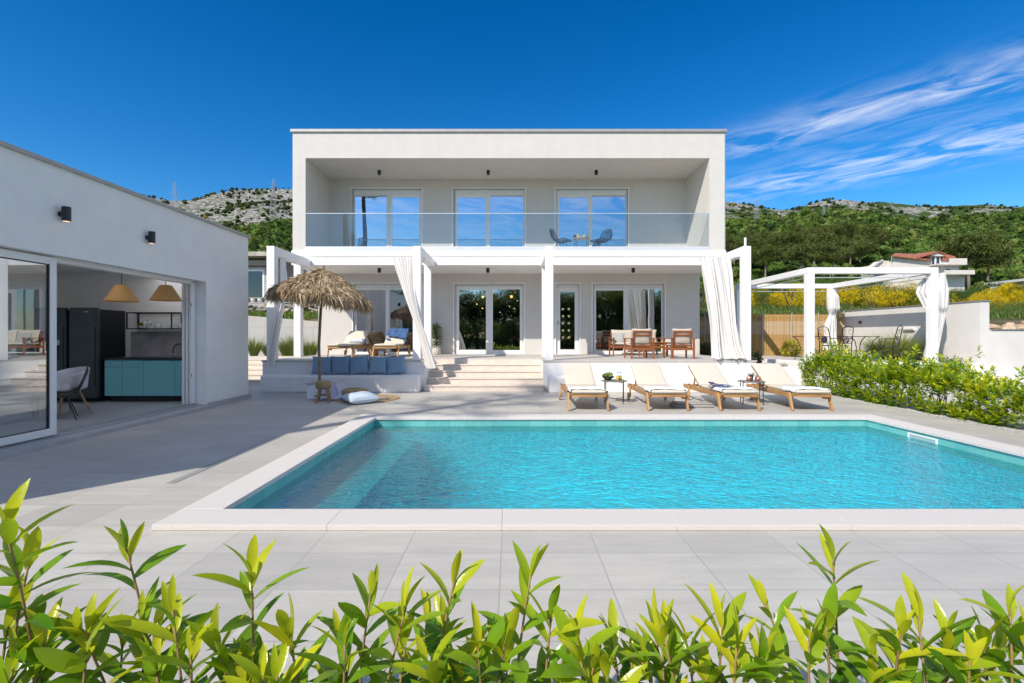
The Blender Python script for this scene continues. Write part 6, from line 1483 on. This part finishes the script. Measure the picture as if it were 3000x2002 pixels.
# meadow grass as one mass
bv, bf = bladebase(2, .012, .5); n = 26000
gx = np.concatenate([RS.uniform(-17, -7, n//3), RS.uniform(6.5, 40, n-n//3)]); gy = np.concatenate([RS.uniform(19.5, 26, n//3), 20.5+14*RS.rand(n-n//3)**1.2])
gy = np.where((gx > 6.6) & (gx < 12.6), 18.7+(gy-19.5)*.9, gy); ok = (gx/gy < 1.15); gx, gy = gx[ok], gy[ok]; n = len(gx); gz = terr(gx, gy)
V, Fq, T = inst(bv, bf, zrot(RS.rand(n)*6.28), np.stack([gx, gy, gz-.02], 1), np.stack([np.full(n, 2.0), .15+.2*RS.rand(n), .12+.2*RS.rand(n)], 1), RS.rand(n))
tag(npmesh('meadow_grass', V, Fq, foliage('meadow_blades', (.05, .11, .015), (.13, .22, .04), (.34, .36, .14), .7, .3, .2), None, T), kind='stuff')
tag(C.objects['meadow_grass'], 'rough green meadow grass on the slope beyond the walls', 'grass')
# forest as one mass
def ico(sub):
    bm = bmesh.new(); bmesh.ops.create_icosphere(bm, subdivisions=sub, radius=1); v = np.array([tuple(x.co) for x in bm.verts]); f = np.array([[y.index for y in x.verts] for x in bm.faces]); bm.free(); return v, f
iv, if_ = ico(2)
def forest(name, label, pts, size, hs, m_, seed, cards=100):
    rs = np.random.RandomState(seed); N = len(pts); z = terr(pts[:, 0], pts[:, 1]); Vs = []; Fs = []; Ts = []; k0 = 0
    tint = rs.rand(N)
    for q_ in range(4):
        mk = np.arange(N) % 4 == q_; ph = rs.rand(6)*6
        b = iv*(1+.22*np.sin(iv[:, [0]]*3.1+ph[0])*np.sin(iv[:, [1]]*3.7+ph[1])+.16*np.sin(iv[:, [2]]*5+ph[2]+iv[:, [0]]*4)+.10*rs.normal(size=(len(iv), 1)))
        n = mk.sum(); s = size[mk]
        V, Fq, T = inst(b, if_, zrot(rs.rand(n)*6.28), np.stack([pts[mk, 0], pts[mk, 1], z[mk]+s*hs*.45], 1), np.stack([s*.44, s*.44, s*hs*.48], 1), tint[mk])
        Vs.append(V); Fs.append(Fq+k0); Ts.append(T); k0 += len(V)
        if cards:
            d = rs.normal(size=(cards, 3)); d /= np.linalg.norm(d, axis=1, keepdims=True); d[:, 2] = np.abs(d[:, 2])*.9-.15
            lv = np.array([(-.5, 0, 0), (.5, 0, 0), (0, 1, 0)], float)
            c, cf, _ = inst(lv, np.array([(0, 1, 2)]), frames(d+rs.normal(size=d.shape)*.45), d*.92, np.full(cards, .34)*(.6+.8*rs.rand(cards)))
            V, Fq, T = inst(c, cf, zrot(rs.rand(n)*6.28), np.stack([pts[mk, 0], pts[mk, 1], z[mk]+s*hs*.45], 1), np.stack([s*.5, s*.5, s*hs*.52], 1), np.clip(tint[mk]+.1, 0, 1))
            Vs.append(V); Fs.append(Fq+k0); Ts.append(T); k0 += len(V)
    o = npmesh(name, np.concatenate(Vs), np.concatenate(Fs), m_, None, np.concatenate(Ts)); return tag(o, label, 'forest', kind='stuff')
def fmat(name, stops):
    m, t, out = newmat(name); a = t.n('ShaderNodeAttribute', attribute_name='tint').outputs['Fac']
    c = t.ramp(a, stops); g = t.n('ShaderNodeNewGeometry').outputs['Position']
    c = t.mix(t.noise(g, .9, 4), c, tuple(x*.35 for x in stops[0][1]))
    b = t.n('ShaderNodeBump', {'Height': t.noise(g, 1.7, 4), 'Strength': .9, 'Distance': .7})
    p = t.n('ShaderNodeBsdfPrincipled', {'Base Color': c, 'Roughness': .85, 'Specular IOR Level': .15, 'Normal': b.outputs[0]})
    t.t.links.new(p.outputs[0], out.inputs[0]); return m
FM = fmat('forest_canopy', [(0, (.035, .06, .015)), (.25, (.07, .13, .022)), (.5, (.11, .21, .03)), (.75, (.16, .28, .045)), (1, (.28, .33, .08))])
FM2 = fmat('hillside_shrubs', [(0, (.035, .055, .018)), (.5, (.06, .10, .022)), (.94, (.10, .14, .035)), (1, (.45, .34, .02))])
rs = np.random.RandomState(99)
def sector(n, px0, px1, d0, d1, pw=1.0):
    px = rs.uniform(px0, px1, n); d = np.sqrt(rs.uniform(d0*d0, d1*d1, n)); return np.stack([(px-CX)/F*d, d], 1)
def lim(x): return np.interp(x, [-90, 60, 200, 420], [56, 80, 80, 102])
# dense lower forest
pr = sector(10500, 1900, 3300, 60, 420); zr = terr(pr[:, 0], pr[:, 1]); keep = (zr < lim(pr[:, 0])-7+9*rs.rand(len(zr)))
hx_, hy_ = pr[:, 0], pr[:, 1]; clear = ((hx_/hy_ > .715) & (hx_/hy_ < .95) & (hy_ < 106)) | ((hx_/hy_ >= .95) & (hy_ < 86)) ; pr = pr[keep & ~clear & (pr[:, 1] > 66+12*rs.rand(len(pr)))]
pl = sector(3000, 380, 1000, 60, 330); zl = terr(pl[:, 0], pl[:, 1]); pl = pl[zl < lim(pl[:, 0])-2+8*rs.rand(len(zl))]
allp = np.concatenate([pr, pl]); sz = (1.9+3.6*rs.rand(len(allp))**1.6)*np.clip(allp[:, 1]/170, .62, 1.05)
forest('forest', 'dense green forest covering the lower hillside', allp, sz, .95, FM, 1)
# scattered shrubs on the rocky upper slope
pu = sector(8500, 300, 3300, 190, 500); zu = terr(pu[:, 0], pu[:, 1]); nz = np.sin(pu[:, 0]*.05+pu[:, 1]*.03)+np.sin(pu[:, 0]*.11-pu[:, 1]*.07+2)
right = pu[:, 0] > -20; keep = (zu > lim(pu[:, 0])-4) & (((nz > .55-1.2*rs.rand(len(nz))) & right) | ((nz > .15-1.15*rs.rand(len(nz))) & ~right))
pu = pu[keep]; sz = 1.0+2.6*rs.rand(len(pu))**1.5; forest('hillside_shrubs', 'scattered shrubs between pale rocks on the upper hillside', pu, sz, .8, FM2, 2, 20)
# broom strip on the left slope
pb = sector(900, 560, 900, 195, 235); zb = terr(pb[:, 0], pb[:, 1]); pb = pb[(zb > 40) & (zb < 52)]
if len(pb): forest('broom_patch', 'band of yellow broom across the left hillside', pb, 1.8+1.5*rs.rand(len(pb)), .8, fmat('far_broom', [(0, (.10, .12, .02)), (.5, (.42, .33, .015)), (1, (.60, .46, .02))]), 3, 12)
# separate pines
pt = make_tree('pine_tree', '', 'tree', 51, 11, 4.2, 3.0, 5200, .85, foliage('black_pine_needles', (.05, .075, .02), (.12, .15, .035), (.19, .21, .06), .7, .1, .2), PBARK, 'dark pines on the right-hand slope', 26, flat=.6)
for px, d, s in ((2190, 118, .9), (2243, 106, .8), (2290, 125, 1.05), (2345, 108, .85), (2385, 130, 1.1), (2440, 104, .85), (2490, 122, .95), (2225, 150, 1.1), (2350, 158, 1.1), (2420, 150, 1.1), (2460, 165, 1.2), (2560, 150, 1.1), (2150, 130, 1), (2520, 128, 1.0)):
    place(pt, 'dark round-crowned pine in the grove behind the right pergola', (pts_x(px, d), d, zt(pts_x(px, d), d)-.4), rnd.uniform(0, 6), s)
place(pt, 'large dark pine right of the red-roofed house', (pts_x(2838, 100), 100, zt(pts_x(2838, 100), 100)-.5), 1.2, 1.15)
place(pt, 'second pine further right of the red-roofed house', (pts_x(2895, 108), 108, zt(pts_x(2895, 108), 108)-.5), 3.2, .95)
ORD = 'first second third fourth fifth sixth seventh eighth ninth tenth eleventh twelfth thirteenth fourteenth fifteenth sixteenth seventeenth eighteenth nineteenth twentieth'.split()
def nth(i): return ORD[i] if i < 20 else ('twenty-'+ORD[i-20] if i < 29 else 'thirty-'+ORD[i-30] if i > 29 else 'thirtieth')
def relabel(old, fmt):
    obs = sorted([o for o in C.objects if o.get('label') == old], key=lambda o: o.location.x/o.location.y)
    for i, o in enumerate(obs): o['label'] = fmt.format(nth(i))
relabel(BL, 'yellow flowering broom bush, {} from the left in the belt above the fence')
relabel(BG, 'green leafy bush among the yellow broom, {} from the left')
relabel('dark green leafy bush behind the yellow broom belt', 'dark green leafy bush behind the broom belt, {} from the left')
relabel(BS, 'light green feathery bush beyond the walls, {} from the left')
relabel('green leafy bush behind the unfinished house', 'green leafy bush behind the unfinished house, {} from the left')
relabel('dark round-crowned pine in the grove behind the right pergola', 'dark pine in the grove behind the right pergola, {} from the left')
relabel('buff limestone rock in the row along the low wall on the right', 'buff limestone rock along the low right-hand wall, {} from the left')
relabel('rough grey stone in the bed beside the low patio wall', 'rough grey stone in the bed beside the low patio wall, {} from the left')
relabel('grey hollow concrete building block in the row under the unfinished house window', 'grey hollow concrete block under the unfinished house window, {} from the left')
relabel('short clear drinking glass in the row on the kitchen shelf', 'short clear drinking glass on the kitchen shelf, {} of the short ones from the left')
relabel('tall clear drinking glass near the white plant pot on the kitchen shelf', 'tall clear drinking glass on the kitchen shelf, {} of the tall ones from the left')
# ---------------------------------------------------------------- red-roofed house
HW = mat('house_render', (.68, .64, .59), .9, .05, .6, wear=.25)
ROOF = mat('clay_roof_tiles', (.42, .15, .085), .85, .25, 2.2, 1, 6)
hd_ = 92.0; HX = lambda px: (px-CX)*hd_/F
HZ = lambda py: EYE+(HY-py)*hd_/F
rh = thing('red_roofed_house', 'large white house with red tiled roofs and balconies on the slope', 'house', (HX(2690), hd_, HZ(860)))
m_ = MB(); m_.box(HX(2616), hd_, HZ(880), HX(2760), hd_+12, HZ(765)); m_.box(HX(2724), hd_-1.5, HZ(880), HX(2805), hd_-.0, HZ(812)); m_.box(HX(2761), hd_+.01, HZ(811), HX(2804), hd_+12, HZ(762))
m_.prism([(HX(2616), HZ(766)), (HX(2724), HZ(766)), (HX(2724), HZ(763.5)), (HX(2616), HZ(750.5))], hd_+.002, hd_+.4, 'y')
m_.box(HX(2723), hd_+.3, HZ(765), HX(2758), hd_+8, HZ(752)); m_.build('wall', HW, rh, world=True)
m_ = MB()
q3 = lambda px, py, d: (pts_x(px, d), d, pts_z(py, d))
for A_ in ([q3(2611, 748, hd_-.8), q3(2728, 761, hd_-.8), q3(2742, 747, hd_+9), q3(2625, 742, hd_+9)], [q3(2690, 754, hd_-.9), q3(2739, 740, hd_-.9), q3(2738, 736, hd_+8), q3(2676, 745, hd_+8)], [q3(2757, 760, hd_-.3), q3(2806, 761, hd_-.3), q3(2795, 749, hd_+8), q3(2750, 742, hd_+8)]):
    B_ = [(p[0], p[1], p[2]-.18) for p in A_]; m_.add(A_+B_, [(0, 1, 2, 3), (7, 6, 5, 4), (0, 4, 5, 1), (1, 5, 6, 2), (2, 6, 7, 3), (3, 7, 4, 0)])
m_.prism([(HX(2694), HZ(751.5)), (HX(2740), HZ(738.5)), (HX(2762), HZ(746)), (HX(2762), HZ(748.5)), (HX(2740), HZ(741)), (HX(2694), HZ(754))], hd_-.8, hd_+8, 'y')
m_.prism([(HX(2759), HZ(751)), (HX(2803), HZ(757)), (HX(2803), HZ(760)), (HX(2759), HZ(760))], hd_-.2, hd_+8, 'y'); m_.build('roof', ROOF, rh, world=True)
m_ = MB(); m_.prism([(HX(2722), HZ(752)), (HX(2722), HZ(748)), (HX(2740), HZ(742)), (HX(2758), HZ(748)), (HX(2758), HZ(752))], hd_-.5, hd_+1, 'y'); m_.build('gable', HW, rh, world=True)
m_ = MB(); m_.box(HX(2722), hd_-1.9, HZ(780), HX(2806), hd_-.001, HZ(777)); m_.box(HX(2758), hd_-1.9, HZ(776.9), HX(2806), hd_-1.6, HZ(762)); m_.box(HX(2722), hd_-3.4, HZ(811), HX(2806), hd_-1.51, HZ(807)); m_.box(HX(2722), hd_-3.4, HZ(806.9), HX(2806), hd_-3.2, HZ(799)); m_.build('balcony', HW, rh, world=True)
m_ = MB(); m_.box(HX(2752), hd_-.2, HZ(811), HX(2806), hd_+.0, HZ(780.5)); m_.build('recess', mat('recess_wall', (.52, .52, .53), .9), rh, world=True)
m_ = MB(); m_.box(HX(2726), hd_-.06, HZ(775), HX(2752), hd_+.29, HZ(754)); w_ = m_.build('window', mat('dark_window', (.04, .06, .09), .15), rh, world=True)
m_ = MB(); [m_.box(HX(p), hd_-.12, HZ(775), HX(p+2), hd_-.065, HZ(754)) for p in (2725.5, 2737, 2739.5, 2751.5)]; o = m_.build('frame', WHITEP, w_); o.data.transform(Matrix.Translation(-rh.location))
MB().box(HX(2769), hd_-.26, HZ(798), HX(2780), hd_-.205, HZ(789)).build('window', mat('dark_window2', (.04, .05, .06), .2), rh, world=True)
# lean-to wing on the left
m_ = MB(); m_.prism([(HX(2566), HZ(784)), (HX(2594), HZ(762)), (HX(2616), HZ(762)), (HX(2616), HZ(800)), (HX(2566), HZ(800))], hd_+1, hd_+3, 'y'); m_.build('wing', HW, rh, world=True)
m_ = MB(); m_.beam((HX(2562), hd_+.8, HZ(785.5)), (HX(2595), hd_+.8, HZ(760)), .3, .25); m_.build('wing_eave', CONC, rh, world=True)
# low flat building further right
ld = 74.0; LX = lambda px: (px-CX)*ld/F
LZ = lambda py: EYE+(HY-py)*ld/F
lb = thing('flat_roofed_house', 'low flat-roofed pale house at the right edge behind the yellow broom', 'house', (LX(2960), ld, LZ(850)))
m_ = MB(); m_.box(LX(2955), ld, LZ(860), LX(3120), ld+3, LZ(829)); m_.build('wall', HW, lb, world=True)
m_ = MB(); m_.box(LX(2950), ld-2.5, LZ(829), LX(3140), ld+3.6, LZ(822)); m_.build('roof_slab', mat('pale_slab', (.60, .58, .55), .8), lb, world=True)
MB().box(LX(2922), ld-.1, LZ(846), LX(2995), ld-.01, LZ(836)).build('window', mat('dark_window3', (.05, .06, .07), .2), lb, world=True)
MB().box(LX(2935), ld-2.4, LZ(846), LX(3020), ld-2.2, LZ(841)).build('railing', mat('pale_blue_rail', (.35, .50, .60), .5), lb, world=True)
# tiny cottage high on the hill
cd_ = 330; z = zt(pts_x(2643, cd_), cd_); o = thing('cottage', 'tiny cottage with orange roof high on the wooded hillside', 'house', (pts_x(2643, cd_), cd_, z))
MB().box(-2.6, 0, -1, 2.6, 4, 3.3).build('wall', HW, o); MB().prism([(-3, 3.2), (0, 5.4), (3, 3.2)], -.4, 4.4, 'y').build('roof', mat('orange_tiles', (.62, .22, .09), .8), o)
# pylons
STEEL = mat('galvanised_lattice_steel', (.38, .39, .41), .5, .05, metal=.3)
def make_pylon():
    o = thing('pylon', '', 'pylon', group='lattice power pylons on the hillside'); H = 25.0; m_ = MB(); t_ = .10
    def W(z): return 2.0*(1-z/H)+.35 if z < 17 else .35+.64*(1-(z-17)/(H-17))*.8
    zs = [0, 3.6, 6.8, 9.6, 12.1, 14.3, 16.3, 18, 19.6, 21.2, 22.8, H]
    for a, b in zip(zs[:-1], zs[1:]):
        wa, wb = W(a), W(b); ca = [(-wa, -wa), (wa, -wa), (wa, wa), (-wa, wa)]; cb = [(-wb, -wb), (wb, -wb), (wb, wb), (-wb, wb)]
        for i in range(4):
            j = (i+1) % 4; m_.beam((*ca[i], a), (*cb[i], b), t_, t_); m_.beam((*ca[i], a), (*cb[j], b), t_*.6, t_*.6); m_.beam((*ca[j], a), (*cb[i], b), t_*.6, t_*.6); m_.beam((*cb[i], b), (*cb[j], b), t_*.6, t_*.6)
    m_.build('tower', STEEL, o)
    m_ = MB()
    for z, L_ in ((17.5, 3.2), (20.2, 2.6), (22.6, 2.0)):
        for s in (-1, 1): m_.beam((0, 0, z+.5), (s*L_, 0, z), t_*.7, t_*.7); m_.beam((0, 0, z), (s*L_, 0, z), t_*.7, t_*.7); m_.beam((s*L_, 0, z), (s*L_, 0, z-1.0), t_*.5, t_*.5)
    m_.build('cross_arm', STEEL, o); return o
py_ = make_pylon()
for l, px, d, base, topy in (('just right of the villa', 2217, 300, 687, 586), ('further right, above the dark pines', 2414, 290, 712, 605), ('standing on the rocky hill left of the villa', 801, 300, 661, 527), ('half hidden behind the pool house roof', 512, 320, 640, 535)):
    z0 = EYE+(HY-base)*d/F; h = (base-topy)*d/F; x = pts_x(px, d)
    o = place(py_, 'grey lattice power pylon '+l, (x, d, z0), .35); o.scale = (h/25*.9, h/25*.9, h/25)
# pylon and hill seen as reflections
o = place(py_, 'big lattice pylon that only shows reflected in the balcony glass', (-22, -38, -3), .6); o.scale = (.9, .9, .75)
